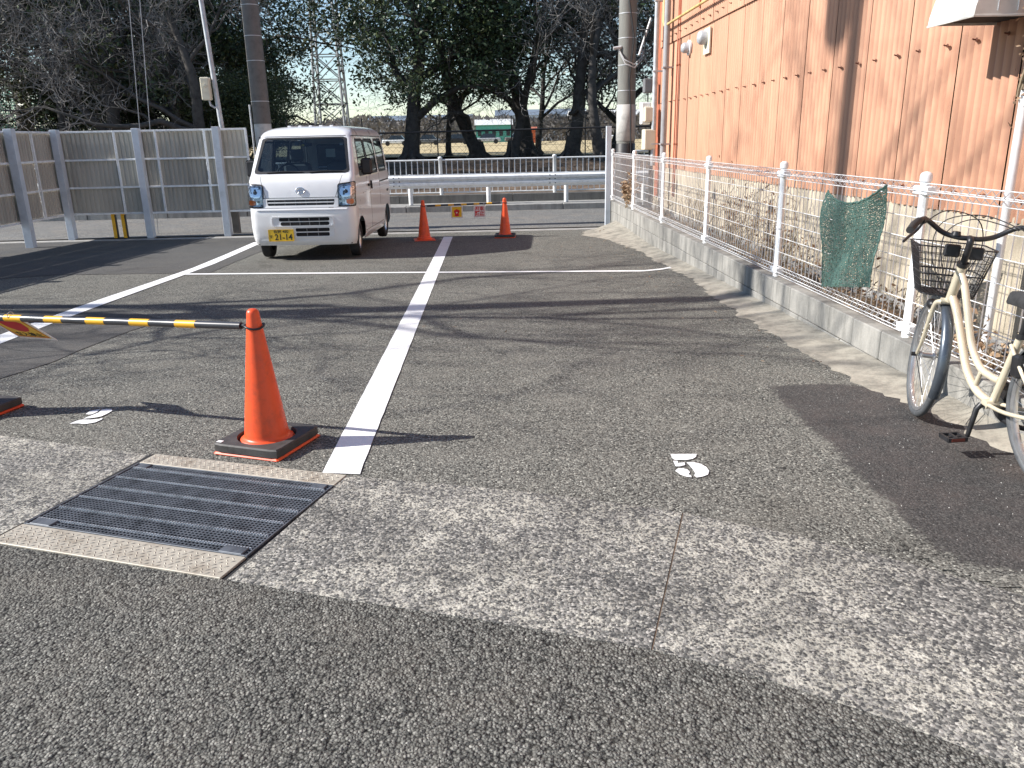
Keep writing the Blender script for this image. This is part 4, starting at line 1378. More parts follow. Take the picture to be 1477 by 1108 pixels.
# park chain link fence with its dark top rail
pf = thing('park_fence', 'dark thin chain link fence with a black top rail in front of the park trees', 'fence', (0, 26.5, 0.4))
for k in range(-14, 12):
    MB().tube([(0.9 + k * 2.35, 0, -0.5), (0.9 + k * 2.35, 0, 1.75)], 0.022, 6).obj('post', 'blackmetal', pf)
MB().tube([(-34, 0, 1.15), (0, 0, 1.31), (30, 0, 1.52)], 0.033, 6).obj('top_rail', 'cable', pf)
m_ = MB()
for k in range(9):
    z = 0.05 + k * 0.2
    m_.tube([(-34, 0, z), (30, 0, z)], 0.004, 3, cap=False)
for k in range(0, 300):
    x = -32 + k * 0.2
    m_.tube([(x, 0, 0.0), (x + 1.25, 0, 1.25)], 0.0028, 3, cap=False)
    m_.tube([(x + 1.25, 0, 0.0), (x, 0, 1.25)], 0.0028, 3, cap=False)
o = m_.obj('link_mesh', 'blackmetal', pf)
o['kind'] = 'stuff'

# ================================================================== trees
def branch_tree(seed, height, spread=1.0, trunk_r=0.28, lean=(0, 0), fork=1.6, dens=1.0, maxlev=4, nmain=6, droop=0.0):
    r = random.Random(seed)
    th, tw, tips = MB(), MB(), []

    def grow(p, d, L, rad, lev):
        seg = 7 if lev == 0 else (6 if lev < 3 else 4)
        pts, rs = [p.copy()], [rad]
        dd = d.copy()
        q = p.copy()
        wig = 0.10 if lev == 0 else 0.20 + 0.06 * lev
        for k in range(seg):
            dd = (dd + Vector((r.gauss(0, wig), r.gauss(0, wig), r.gauss(0, wig) + (0.05 if lev < 3 else 0.02) - droop * .05)))
            dd.normalize()
            q = q + dd * (L / seg)
            pts.append(q.copy())
            t = (k + 1) / seg
            rs.append(max(0.0045, rad * (1 - 0.62 * t) if lev < maxlev else rad * (1 - .8 * t)))
        sides = (10, 7, 5, 3, 3, 3)[lev]
        (th if lev < 3 else tw).tube(pts, rs, sides, cap=False, smooth=lev < 3)
        if lev >= maxlev:
            tips.append(pts[-1])
            return
        if lev == 0:
            nk = nmain
        else:
            nk = max(2, int((5.0, 6.0, 6.5, 6.0, 4)[lev] * dens * r.uniform(.7, 1.25)))
        for k in range(nk):
            t = (0.35 + 0.65 * (k + r.random() * .8) / nk) if lev else (fork / height * 1.45 + (1 - fork / height * 1.45) * (k + r.random()) / nk)
            t = min(0.98, max(0.12, t))
            i = min(seg - 1, int(t * seg))
            f = t * seg - i
            b = pts[i].lerp(pts[i + 1], f)
            ax = (pts[i + 1] - pts[i]).normalized()
            an = r.uniform(0, 2 * pi)
            side = ax.orthogonal().normalized()
            side.rotate(Matrix.Rotation(an, 3, ax))
            tilt = r.uniform(0.55, 1.15) * (spread if lev < 2 else 1)
            nd = (ax * cos(tilt) + side * sin(tilt)).normalized()
            if lev < 2:
                nd.z += 0.15
                nd.normalize()
            nl = L * (r.uniform(.42, .72) if lev else r.uniform(.45, .75))
            nr = rs[i] * (r.uniform(.42, .62) if lev else r.uniform(.4, .62))
            grow(b, nd, nl, max(nr, 0.006), lev + 1)
        # the leader goes on
        if lev > 0:
            grow(pts[-1], dd, L * .6, rs[-1], lev + 1)

    grow(Vector((0, 0, -0.3)), Vector((lean[0], lean[1], 1)).normalized(), height * .62, trunk_r, 0)
    # root flare
    for k in range(7):
        a_ = 2 * pi * k / 7 + r.uniform(-.3, .3)
        q_ = trunk_r * r.uniform(1.5, 2.3)
        th.tube([(trunk_r * .35 * cos(a_), trunk_r * .35 * sin(a_), 0.75), (trunk_r * .8 * cos(a_), trunk_r * .8 * sin(a_), 0.25), (q_ * cos(a_), q_ * sin(a_), -0.02), (q_ * 1.4 * cos(a_), q_ * 1.4 * sin(a_), -0.2)], [trunk_r * .35, trunk_r * .38, trunk_r * .26, trunk_r * .15], 6, cap=False)
    return th, tw, tips


def leaf_cloud(tips, seed, n_per, size, rad, prob=1.0, zmin=0.0):
    r = random.Random(seed)
    tips = [t for t in tips if t.z > zmin + 0.8 * noise.noise(t * .7)]
    m_ = MB()
    V, F = m_.v, m_.f
    for t in tips:
        if r.random() > prob:
            continue
        for k in range(n_per):
            c = t + Vector((r.gauss(0, rad), r.gauss(0, rad), r.gauss(0, rad * .75)))
            a = Vector((r.gauss(0, 1), r.gauss(0, 1), r.gauss(0, .7)))
            if a.length < .01:
                continue
            a.normalize()
            b = a.orthogonal().normalized()
            b.rotate(Matrix.Rotation(r.uniform(0, 6.28), 3, a))
            s1 = size * r.uniform(.6, 1.3)
            a *= s1
            b *= s1 * .45
            o = len(V)
            V.extend([tuple(c - a), tuple(c + b), tuple(c + a), tuple(c - b)])
            F.append((o, o + 1, o + 2, o + 3))
    m_.sm = [False] * len(F)
    return m_


def tree_proto(kind, seed, **kw):
    lv = kw.pop('leaf', None)
    th, tw, tips = branch_tree(seed, **kw)
    tm = th.mesh('trunk', MT['bark'])
    wm = tw.mesh('twigs', MT['twig'] if kind == 'bare' else MT['bark'])
    cm = None
    if lv:
        cm = leaf_cloud(tips, seed + 50, *lv[:4], 0.2 if kind == 'low' else 2.7).mesh('crown', MT[lv[4]])
    return tm, wm, cm


PR = {
    'bareA': tree_proto('bare', 21, height=9.5, spread=1.0, trunk_r=0.26, fork=1.7, dens=1.0),
    'bareB': tree_proto('bare', 22, height=8.5, spread=1.15, trunk_r=0.22, fork=1.3, dens=1.0, lean=(.15, 0)),
    'bareC': tree_proto('bare', 23, height=11, spread=0.8, trunk_r=0.2, fork=2.2, dens=0.85, nmain=8),
    'everA': tree_proto('ever', 31, height=11, spread=0.95, trunk_r=0.36, fork=1.9, dens=0.8, maxlev=4, nmain=8, leaf=(30, 0.095, 0.28, 0.74, 'leafA')),
    'everB': tree_proto('ever', 32, height=10, spread=1.05, trunk_r=0.33, fork=1.6, dens=0.8, maxlev=4, nmain=8, lean=(.2, .05), leaf=(28, 0.095, 0.28, 0.68, 'leafB')),
    'bushy': tree_proto('low', 33, height=5.5, spread=1.1, trunk_r=0.16, fork=0.5, dens=0.85, maxlev=4, nmain=8, leaf=(26, 0.065, 0.25, 1.0, 'leafB')),
}
import sys
print('protos', {k: [len(m.polygons) if m else 0 for m in v] for k, v in PR.items()}, file=sys.stderr)


def place_tree(kind, x, y, z, s, rz, label, group, name):
    tm, wm, cm = PR[kind]
    t = thing(name, label, 'tree', (x, y, z), rz, group)
    t.scale = (s, s, s)
    link('trunk', tm, t)
    o = link('twigs', wm, t)
    o['kind'] = 'stuff'
    if cm:
        o = link('crown', cm, t)
        o['kind'] = 'stuff'
    return t


# (kind, x, y, scale, turn, label)
TR = [
    ('everA', -2.7, 31.0, 0.9, 0.3, 'thick trunked dark evergreen tree just right of the white van'),
    ('everB', -0.2, 33.0, 0.85, 3.5, 'leaning evergreen with a forked trunk in the middle of the park row'),
    ('bareC', -1.5, 36.0, 0.7, 2.2, 'slender bare tree far behind the forked evergreen'),
    ('bareC', 1.05, 31.5, 0.9, 0.5, 'thin bare tree next to the leaning dark trunk in the middle'),
    ('everA', 1.75, 33.5, 0.95, 2.6, 'heavy leaning dark trunked evergreen over the guardrail'),
    ('bareA', 3.3, 31.0, 1.05, 4.4, 'big bare tree of many rising limbs left of the concrete pole'),
    ('bareB', 4.1, 29.0, 1.0, 3.6, 'wide bare tree partly hidden by the concrete pole'),
    ('everB', 5.4, 33.0, 1.05, 1.0, 'dark evergreen tree behind the concrete pole and building corner'),
    ('everA', 8.2, 34.5, 1.0, 5.0, 'evergreen tree hidden mostly behind the building corner'),
    ('bareC', 2.5, 38.0, 0.8, 1.9, 'upright bare tree beyond the big many limbed one'),
    ('bareA', -9.8, 28.0, 0.9, 2.0, 'bare tree right behind the thick sheathed pole'),
    ('everB', -11.2, 33.0, 0.85, 4.0, 'evergreen tree behind the thick sheathed pole and slim pole'),
    ('bareB', -8.8, 26.0, 1.0, 5.5, 'spreading bare tree above the sheet fence between guy wires and slim pole'),
    ('everA', -11.0, 32.0, 0.95, 1.5, 'dark evergreen tree behind the guy wires'),
    ('bareA', -11.6, 26.5, 1.0, 0.2, 'tall bare tree rising behind the guy wires'),
    ('bareC', -13.6, 28.0, 0.95, 3.0, 'narrow bare tree above the corner of the sheet fence'),
    ('everB', -14.6, 32.5, 1.05, 2.3, 'broad evergreen tree behind the corner of the sheet fence'),
    ('bareB', -15.8, 25.5, 0.95, 0.9, 'low forked bare tree above the left run of sheet fence'),
    ('everA', -18.3, 31.0, 1.1, 3.9, 'large dark evergreen at the left edge of the photo'),
    ('bareA', -18.6, 27.0, 1.0, 4.8, 'bare tree at the left edge of the photo in front of the evergreen'),
    ('everA', -20.5, 38.0, 1.15, 0.9, 'second row evergreen far left behind the bare trees'),
    ('everB', -16.0, 39.0, 1.1, 3.1, 'second row evergreen behind the fence corner'),
    ('everB', -12.0, 41.0, 1.0, 5.6, 'second row evergreen behind the slim pole'),
]
for kd, x, y, s, rz, lab in TR:
    z = 0.0 + 0.72 * min(1, max(0, (y - 21.95) / 8)) ** 1.0
    place_tree(kd, x, y, min(z, .7), s, rz, lab, 'trees in the park beyond the road', 'bare_tree' if kd.startswith('bare') else 'evergreen_tree')
for k, (x, y, s, rz, lab) in enumerate((
        (-8.2, 29.0, 0.6, 1.0, 'leafy green bush low behind the thick sheathed pole'),
        (-9.9, 28.8, 0.60, 2.0, 'leafy bush just above the sheet fence, near the slim pole'),
        (-12.7, 30.0, 0.66, 3.4, 'leafy bush just above the sheet fence corner'),
        (-17.0, 29.0, 0.62, 5.4, 'leafy bush above the left run of sheet fence'),
        (-15.0, 30.5, 0.66, 2.9, 'leafy bush left of the sheet fence corner'),
        (-20.0, 30.0, 0.7, 1.9, 'leafy bush at the far left behind the sheet fence'),
        (8.0, 30.0, 0.5, 0.4, 'leafy bush beside the building corner beyond the road'))):
    t = place_tree('bushy', x, y, 0.6, s, rz, lab, 'bushes in the park beyond the road', 'leafy_bush')
    t['category'] = 'bush'

# trees and pole standing left of the lot, whose shadows fall on the lot and the wall
place_tree('bareC', -12.0, 9.3, -0.05, 1.2, 5.2, 'slender tall bare tree left of the lot', 'trees left of the lot', 'bare_tree')
lp = thing('utility_pole', 'concrete utility pole standing left of the sheet fence', 'pole', (-9.9, 7.30, -0.12))
MB().tube([(0, 0, 0), (0, 0, 15.0)], [0.19, 0.12], 16).obj('pole', 'pole', lp)
MB().lathe([(0, 0), (0.26, 0.02), (0.28, 0.1), (0.28, 0.75), (0.2, 0.85), (0, 0.86)], 16, (0.0, 0.42, 11.6)).obj('transformer', 'greybox', lp)
MB().bbox(-0.05, 0.05, -0.9, 0.9, 13.9, 14.0, 0.01).obj('crossarm', 'galv', lp)

# ================================================================== far things
MT['pylon'] = pm('pylon_grey_steel', (0.20, 0.21, 0.22), 0.6, 0.2)
tw_ = thing('lattice_tower', 'tall grey steel lattice pylon rising behind the van roof', 'tower', (-16.0, 90, 0.5))
TB, TT, TH = 1.6, 0.85, 24.0


def twr(z):
    return TB + (TT - TB) * z / TH


m_ = []
for sx, sy in ((-1, -1), (1, -1), (1, 1), (-1, 1)):
    MB().tube([(sx * twr(0), sy * twr(0), 0), (sx * twr(TH), sy * twr(TH), TH)], 0.13, 4).obj('corner_leg', 'pylon', tw_)
nl = 10
for k in range(nl):
    z0, z1 = TH * k / nl, TH * (k + 1) / nl
    a, b = twr(z0), twr(z1)
    C0 = [(-a, -a, z0), (a, -a, z0), (a, a, z0), (-a, a, z0)]
    C1 = [(-b, -b, z1), (b, -b, z1), (b, b, z1), (-b, b, z1)]
    mm = MB()
    for i in range(4):
        j = (i + 1) % 4
        mm.tube([C0[i], C1[j]], 0.055, 4).tube([C0[j], C1[i]], 0.055, 4).tube([C1[i], C1[j]], 0.055, 4)
    mm.obj('bracing', 'pylon', tw_)


def shed(name, label, x, y, w, d, h, wall, roof, nwin, z=0.7, cat='building'):
    t = thing(name, label, cat, (x, y, z))
    MB().box(0, 0, h / 2, w, d, h).obj('wall', wall, t)
    MB().add([(-w / 2 - .3, -d / 2 - .3, h), (w / 2 + .3, -d / 2 - .3, h), (w / 2 + .3, 0, h + d * .16), (-w / 2 - .3, 0, h + d * .16), (w / 2 + .3, d / 2 + .3, h), (-w / 2 - .3, d / 2 + .3, h)], [(0, 1, 2, 3), (3, 2, 4, 5), (1, 4, 2), (0, 3, 5), (0, 5, 4, 1)]).obj('roof', roof, t)
    for k in range(nwin):
        xx = -w / 2 + w * (k + .5) / nwin
        MB().box(xx, -d / 2 - 0.04, h * .55, w / nwin * .5, 0.06, h * .35).obj('window', 'winglass', t)


shed('low_building', 'low teal roofed building across the field', 2.3, 180, 7.5, 8, 3.6, 'greenroof', 'offwhite', 5)
shed('low_building', 'long off white building left of the teal one across the field', -24, 330, 40, 14, 8, 'offwhite', 'hill', 8)
shed('low_building', 'off white building with grey roof right of the teal one across the field', 22, 320, 34, 14, 9, 'offwhite', 'hill', 4)
shed('small_shed', 'small orange shed between the tree trunks across the field', 6.7, 120, 1.5, 2, 2.0, 'orangecl', 'trim', 1, cat='shed')
shed('low_building', 'dark windowed building right of the orange shed across the field', 46, 300, 30, 12, 8, 'hill', 'offwhite', 6)
# parked vehicles across the field
rc = random.Random(9)
car_cols = ['greybox', 'white', 'blackplastic', 'galv', 'sheath']
descr = ['dark grey', 'white', 'black', 'silver', 'brown']
spots = [(-12.5, 1, 'at the left end of the row'), (-8.0, 0, 'second in the row'), (-3.8, 2, 'in front of the teal building'), (0.6, 3, 'right of the black car'), (5.0, 4, 'near the orange shed'), (20.0, 1, 'far right of the row')]
for x, c, wh in spots:
    t = thing('parked_car', descr[c] + ' car parked across the field, ' + wh, 'car', (x, 120, 0.8), 0, 'cars parked across the field')
    MB().bbox(-1.9, 1.9, -0.8, 0.8, 0.3, 0.85, 0.12).obj('body', car_cols[c], t)
    MB().add([(-1.1, -.72, .85), (1.3, -.72, .85), (1.3, .72, .85), (-1.1, .72, .85), (-.6, -.6, 1.42), (.8, -.6, 1.42), (.8, .6, 1.42), (-.6, .6, 1.42)], [(0, 1, 5, 4), (1, 2, 6, 5), (2, 3, 7, 6), (3, 0, 4, 7), (4, 5, 6, 7)]).obj('cabin', 'winglass', t)
    for sx in (-1.15, 1.2):
        MB().lathe([(0, -.12), (.3, -.12), (.33, -.05), (.33, .05), (.3, .12), (0, .12)], 12, (sx, -.72, .33), axis='y').obj('wheel', 'rubber', t)
# far bare wood behind the field
fwd = MB()
rf = random.Random(12)
for k in range(26000):
    x = rf.uniform(-150, 120)
    hh = 5.5 + 2.5 * noise.noise(Vector((x * .06, 2, 0))) + 1.2 * noise.noise(Vector((x * .3, 2, 0)))
    z = 0.5 + hh * rf.random() ** .8
    y = 185 + rf.uniform(-6, 6)
    a = Vector((rf.uniform(-.5, .5), rf.uniform(-.2, .2), rf.uniform(.1, .8)))
    b = Vector((rf.uniform(.1, .35), 0, rf.uniform(-.1, .1)))
    c = Vector((x, y, z))
    fwd.add([c - a, c + b, c + a, c - b], [(0, 1, 2, 3)])
o = fwd.obj('far_wood', 'distwood')
tag(o, 'far off belt of bare trees along the back of the field', 'wood', kind='stuff')
# green ball net behind the left trees
gn = thing('green_ball_net', 'tall green sports net stretched on posts behind the left trees', 'net', (-23.5, 42, 0.5))
m_ = MB()
for k in range(60):
    m_.tube([(-3.5 + k * 0.12, 0, 0.2), (-3.5 + k * 0.12, 0, 3.9)], 0.02, 3, cap=False)
for k in range(30):
    m_.tube([(-3.5, 0, 0.2 + k * 0.127), (3.6, 0, 0.2 + k * 0.127)], 0.02, 3, cap=False)
gnm = pm('bright_green_net', (0.05, 0.36, 0.26), 0.6, var=0.1)
o = m_.obj('netting', gnm, gn)
o['kind'] = 'stuff'
for k in range(4):
    MB().tube([(-3.5 + k * 2.35, 0.1, -0.5), (-3.5 + k * 2.35, 0.1, 4.1)], 0.05, 6).obj('post', 'galv', gn)
# ================================================================== cones and bars
def make_cone(name, label, loc, rz, weighted=True, rz_top=0):
    t = thing(name, label, 'traffic cone', loc, rz, None)
    b = MB().bbox(-0.188, 0.188, -0.188, 0.188, 0.0, 0.018, 0.008)
    b.obj('base', 'orange', t)
    zb = 0.018
    if weighted:
        # square rubber weight with a round hole
        m_ = MB()
        N = 48
        vi, vo, = [], []
        for k in range(N):
            a = 2 * pi * k / N
            c, s_ = cos(a), sin(a)
            q = 0.186 / max(abs(c), abs(s_))
            q = min(q, 0.186 * 1.36)
            vo.append((q * c, q * s_))
            vi.append((0.142 * c, 0.142 * s_))
        vs = []
        for z, o_, i_ in ((0.021, 0.0, 0), (0.055, 0.0, 0), (0.062, -0.006, 0.003)):
            vs += [(x * (1 + o_ / .19), y * (1 + o_ / .19), z) for x, y in vo]
            vs += [(x * (1 + i_ / .14), y * (1 + i_ / .14), z) for x, y in vi]
        fs = []
        for L_ in range(2):
            a0, a1 = L_ * 2 * N, (L_ + 1) * 2 * N
            for k in range(N):
                j = (k + 1) % N
                fs.append((a0 + k, a0 + j, a1 + j, a1 + k))
                fs.append((a0 + N + j, a0 + N + k, a1 + N + k, a1 + N + j))
        for k in range(N):
            j = (k + 1) % N
            fs.append((4 * N + k, 4 * N + j, 5 * N + j, 5 * N + k))
            fs.append((N + k, N + j, j, k))
        m_.add(vs, fs)
        w = m_.obj('rubber_weight', 'weight', t, angle=30)
        MB().box(-0.162, -0.155, 0.0635, 0.03, 0.022, 0.002).obj('sticker', 'signwhite', w)
    prof = [(0.136, zb), (0.137, zb + 0.012), (0.132, zb + 0.03), (0.122, zb + 0.038), (0.112, zb + 0.042), (0.1085, zb + 0.05), (0.107, zb + 0.06)]
    r0, r1 = 0.1065, 0.033
    for k in range(11):
        f_ = k / 10
        prof.append((r0 + (r1 - r0) * f_, zb + 0.065 + (0.592 - 0.02) * f_))
    prof += [(0.031, 0.672), (0.030, 0.685), (0.026, 0.695), (0.017, 0.702), (0.0, 0.705)]
    MB().lathe(prof, 40).obj('cone_body', 'orange', t)
    return t


GC = 'traffic cones holding the barrier bars'
c1 = make_cone('traffic_cone', 'large orange cone on a black rubber weight beside the drain grate', (-1.13, 3.80, zg(3.8)), radians(-21))
c2 = make_cone('traffic_cone', 'orange cone on a black rubber weight at the left photo edge', (-3.02, 4.50, zg(4.5)), radians(-16))
c3 = make_cone('traffic_cone', 'orange cone in the van shadow, just right of the van rear wheel', (-1.11, 14.55, zg(14.55) + .0), radians(8), weighted=False)
c4 = make_cone('traffic_cone', 'sunlit orange cone at the far end of the lot', (0.35, 14.72, zg(14.72)), radians(-5), weighted=True)
for c in (c1, c2, c3, c4):
    c['group'] = GC


def make_bar(name, label, a, b, ra_, rb_, za, zb, n_y, first=0.1, yl=0.118, gap=0.165, zr=0.61):
    """telescopic barrier pole between two cones; a, b are cone axes"""
    a, b = Vector((a[0], a[1], 0)), Vector((b[0], b[1], 0))
    d = (b - a)
    L_ = d.length
    t = thing(name, label, 'barrier bar', (a.x, a.y, 0), atan2(d.y, d.x))
    z = lambda x: za + (zb - za) * x / L_
    r = 0.0185
    MB().tube([(0.075, 0, z(0.075)), (L_ - 0.075, 0, z(L_ - .075))], r, 14).obj('tube', 'blackplastic_gloss', t)
    for k in range(n_y):
        x = first + k * (yl + gap)
        if x + yl < L_ - 0.08:
            MB().tube([(x, 0, z(x)), (x + yl, 0, z(x + yl))], r + 0.0006, 14).obj('yellow_band', 'yellow', t)
    for x0, sg in ((0, 1), (L_, -1)):
        R = 0.047
        pts = [(x0 + R * cos(q), R * sin(q), z(x0) + 0.006 * sin(q * 2)) for q in [2 * pi * k / 24 for k in range(24)]]
        MB().tube(pts, 0.0055, 8, closed=True).obj('end_loop', 'blackmetal', t)
        MB().tube([(x0 + sg * R, 0, z(x0)), (x0 + sg * 0.085, 0, z(x0 + sg * .085))], [0.009, 0.012], 10).obj('end_cap', 'blackmetal', t)
    return t


MT['blackplastic_gloss'] = pm("glossy_black_bar", (0.045, 0.045, 0.05), 0.3, var=0.1, vs=10)
zb1 = zg(3.8) + 0.617
br1 = make_bar('barrier_bar', 'black and yellow striped bar hung between the two near cones', (-3.02, 4.50), (-1.13, 3.80), 0, 0, zg(4.5) + 0.585, zb1, 7, first=0.13, yl=0.122, gap=0.163)
br2 = make_bar('barrier_bar', 'far black and yellow striped bar hung between the two far cones', (-1.11, 14.55), (0.35, 14.72), 0, 0, zg(14.55) + 0.60, zg(14.72) + 0.617, 6, first=0.22, yl=0.10, gap=0.13)


def sign_board(name, label, x, y, z, rz, w, h, swing, face, cat='sign', near=False):
    t = thing(name, label, cat, (x, y, z), rz)
    R_ = Matrix.Rotation(swing, 4, 'X')
    MB().bbox(-w / 2, w / 2, -0.002, 0.002, -h, -0.015, 0.0008).xf(R_).obj('sheet', 'signwhite', t)
    for sx in (-w * .36, w * .36):
        MB().tube([(sx, 0.02 * cos(q), -0.0 + 0.02 * sin(q)) for q in [2 * pi * k / 12 for k in range(12)]], 0.0022, 5, closed=True).obj('tie', 'palecable', t)
    def quad(nm, x0, x1, z0, z1, mt, d=0.0030):
        MB().box((x0 + x1) / 2, -d, (z0 + z1) / 2, abs(x1 - x0), 0.0012, abs(z1 - z0)).xf(R_).obj(nm, mt, t)
    def poly(nm, pts, mt, d=0.0042):
        m_ = MB()
        n_ = len(pts)
        m_.add([(px, -d, pz) for px, pz in pts] + [(px, -d + .001, pz) for px, pz in pts], [tuple(range(n_))] + [(i, (i + 1) % n_, n_ + (i + 1) % n_, n_ + i) for i in range(n_)])
        m_.xf(R_).obj(nm, mt, t)
    return t, quad, poly, R_


# far signs on the far bar
def along(a, b, f):
    return (a[0] + (b[0] - a[0]) * f, a[1] + (b[1] - a[1]) * f)


A2, B2 = (-1.11, 14.55), (0.35, 14.72)
ang2 = atan2(B2[1] - A2[1], B2[0] - A2[0])
px, py = along(A2, B2, 0.41)
t, quad, poly, R_ = sign_board('hanging_sign', 'yellow sign with a red figure hung from the far striped bar', px, py - 0.022, zg(14.6) + 0.60, ang2, 0.215, 0.24, radians(10), None)
quad('yellow_face', -0.085, 0.088, -0.215, -0.03, 'signyellow')
poly('red_emblem', [(-0.055, -0.10), (-0.03, -0.085), (0.0, -0.07), (0.03, -0.085), (0.055, -0.10), (0.045, -0.135), (0.03, -0.16), (0.045, -0.19), (0.0, -0.205), (-0.045, -0.19), (-0.03, -0.16), (-0.045, -0.135)], 'redink')
poly('white_wedge', [(-0.018, -0.125), (0.018, -0.125), (0.0, -0.155)], 'signwhite', 0.0055)
px, py = along(A2, B2, 0.69)
t2, quad, poly, R2 = sign_board('hanging_sign', 'white sign lettered in red hung from the far striped bar', px, py - 0.022, zg(14.6) + 0.60, ang2, 0.215, 0.235, radians(8), None)
quad('red_line', -0.085, 0.085, -0.040, -0.034, 'redink')
for (x0, x1, z0, z1) in ((-.085, -.078, -.21, -.05), (.078, .085, -.21, -.05), (-.085, .085, -.212, -.205), (-.085, .085, -.125, -.117),):
    quad('red_line', x0, x1, z0, z1, 'redink')


def text_mesh(name, s, size, mat, parent, M, bold=0.0):
    cu = bpy.data.curves.new(name, 'FONT')
    cu.body = s
    cu.size = size
    cu.align_x = 'CENTER'
    cu.align_y = 'CENTER'
    cu.extrude = 0.0006
    cu.offset = bold
    ob = bpy.data.objects.new(name + '_tmp', cu)
    COL.objects.link(ob)
    dg = bpy.context.evaluated_depsgraph_get()
    me = bpy.data.meshes.new_from_object(ob.evaluated_get(dg))
    bpy.data.objects.remove(ob, do_unlink=True)
    me.transform(M)
    me.materials.clear()
    me.materials.append(MT[mat])
    o = bpy.data.objects.new(name, me)
    COL.objects.link(o)
    o.parent = parent
    return o


UP = Matrix.Rotation(pi / 2, 4, 'X')      # text plane turned upright, facing -y
text_mesh('lettering', '駐車', 0.075, 'redink', t2, R2 @ Matrix.Translation((0, -0.0042, -0.082)) @ UP, 0.0015)
text_mesh('lettering', '禁止', 0.082, 'redink', t2, R2 @ Matrix.Translation((0, -0.0042, -0.165)) @ UP, 0.003)

# near sign blown back from the near bar at the photo edge
A1, B1 = (-3.02, 4.50), (-1.13, 3.80)
ang1 = atan2(B1[1] - A1[1], B1[0] - A1[0])
px, py = along(A1, B1, 0.175)
t3, quad, poly, R3 = sign_board('hanging_sign', 'yellow and red sign hung from the near striped bar, swung back at the photo edge', px, py, zg(4.3) + 0.606, ang1, 0.28, 0.30, radians(50), None)
quad('yellow_face', -0.122, 0.122, -0.272, -0.03, 'signyellow')
for (x0, x1, z0, z1) in ((-.116, -.112, -.266, -.036), (.112, .116, -.266, -.036), (-.116, .116, -.266, -.262), (-.116, .116, -.04, -.036)):
    quad('red_line', x0, x1, z0, z1, 'redink', 0.0042)
poly('red_emblem', [(-0.085, -0.09), (-0.045, -0.06), (0.0, -0.05), (0.045, -0.06), (0.085, -0.09), (0.075, -0.15), (0.04, -0.19), (0.0, -0.20), (-0.04, -0.19), (-0.075, -0.15)], 'redink')
text_mesh('lettering', '立入禁止', 0.05, 'ink', t3, R3 @ Matrix.Translation((0, -0.0042, -0.235)) @ UP, 0.0008)

# ================================================================== drain grate
GO = Vector((-0.958, 2.484, 0.0))
gx = Vector((-1.895 + 0.958, 2.804 - 2.484, 0)).normalized()   # along the street, to the left
ang = atan2(-gx.y, -gx.x)
GOR = GO + gx * 1.04
gt = thing('drain_grate', 'dark steel drain grate between two tan chequered plates in the gutter strip', 'drain grate', (GOR.x, GOR.y, 0.0), ang)
GW, GD = 1.04, 0.915
y_lo, y_hi = 0.155, 0.80
ztop = 0.012


def chequer(name, y0, y1):
    p = MB().bbox(0.0, GW, y0, y1, -0.02, ztop, 0.002).obj('chequered_plate', 'chequer', gt)
    m_ = MB()
    st = 0.026
    r_ = 0
    yy = y0 + 0.015
    while yy < y1 - 0.012:
        xx = 0.015 + (0.013 if r_ % 2 else 0)
        c_ = 0
        while xx < GW - 0.012:
            a_ = radians(45 if (c_ + r_) % 2 else -45)
            l_, w_ = 0.0115, 0.0028
            u_ = (cos(a_) * l_, sin(a_) * l_)
            v_ = (-sin(a_) * w_, cos(a_) * w_)
            m_.add([(xx - u_[0], yy - u_[1], ztop), (xx + v_[0], yy + v_[1], ztop), (xx + u_[0], yy + u_[1], ztop), (xx - v_[0], yy - v_[1], ztop), (xx - u_[0] * .3, yy - u_[1] * .3, ztop + .0028), (xx + u_[0] * .3, yy + u_[1] * .3, ztop + .0028)],
                   [(0, 4, 1), (1, 4, 5), (1, 5, 2), (2, 5, 3), (3, 5, 4), (3, 4, 0)])
            xx += st
            c_ += 1
        yy += st * .72
        r_ += 1
    o = m_.obj('tread', 'chequer', p)
    o['kind'] = 'stuff'


chequer('front', 0.0, y_lo - 0.004)
chequer('back', y_hi + 0.004, GD)
# frame
for (x0, x1, y0, y1) in ((0.0, 0.008, y_lo, y_hi), (GW - 0.008, GW, y_lo, y_hi), (0.008, GW - 0.008, y_lo, y_lo + 0.007), (0.008, GW - 0.008, y_hi - 0.007, y_hi)):
    MB().bbox(x0, x1, y0, y1, -0.03, ztop + 0.001, 0.001).obj('frame_bar', 'grate', gt)
m_ = MB()
xx = 0.02
while xx < GW - 0.015:
    m_.box(xx, (y_lo + y_hi) / 2, -0.004, 0.0044, y_hi - y_lo - 0.016, 0.026)
    xx += 0.0178
o = m_.obj('bearing_bars', 'grate', gt)
o['kind'] = 'stuff'
m_ = MB()
yy = y_lo + 0.018
while yy < y_hi - 0.012:
    m_.box(GW / 2, yy, -0.001, GW - 0.02, 0.0042, 0.0205)
    yy += 0.0165
o = m_.obj('infill_bars', 'grate', gt)
o['kind'] = 'stuff'
for k in range(6):
    yy = y_lo + 0.055 + k * (y_hi - y_lo - 0.11) / 5
    m_ = MB()
    N = 78
    for q in range(N):
        xq = 0.016 + (GW - 0.032) * (q + .5) / N
        m_.box(xq, yy, 0.0115, 0.0072, 0.0055, 0.007, radians(35))
    m_.box(GW / 2, yy, 0.0065, GW - 0.03, 0.0055, 0.008)
    m_.obj('cross_bar', 'gratelight', gt)
for (x, y, w_) in ((0.075, y_lo + 0.032, 0.10), (GW - 0.075, y_lo + 0.032, 0.10), (0.055, y_hi - 0.028, 0.06), (GW - 0.06, y_hi - 0.028, 0.07)):
    MB().bbox(x - w_ / 2, x + w_ / 2, y - 0.028, y + 0.022, -0.01, 0.0155, 0.002).obj('corner_plate', 'grate', gt)
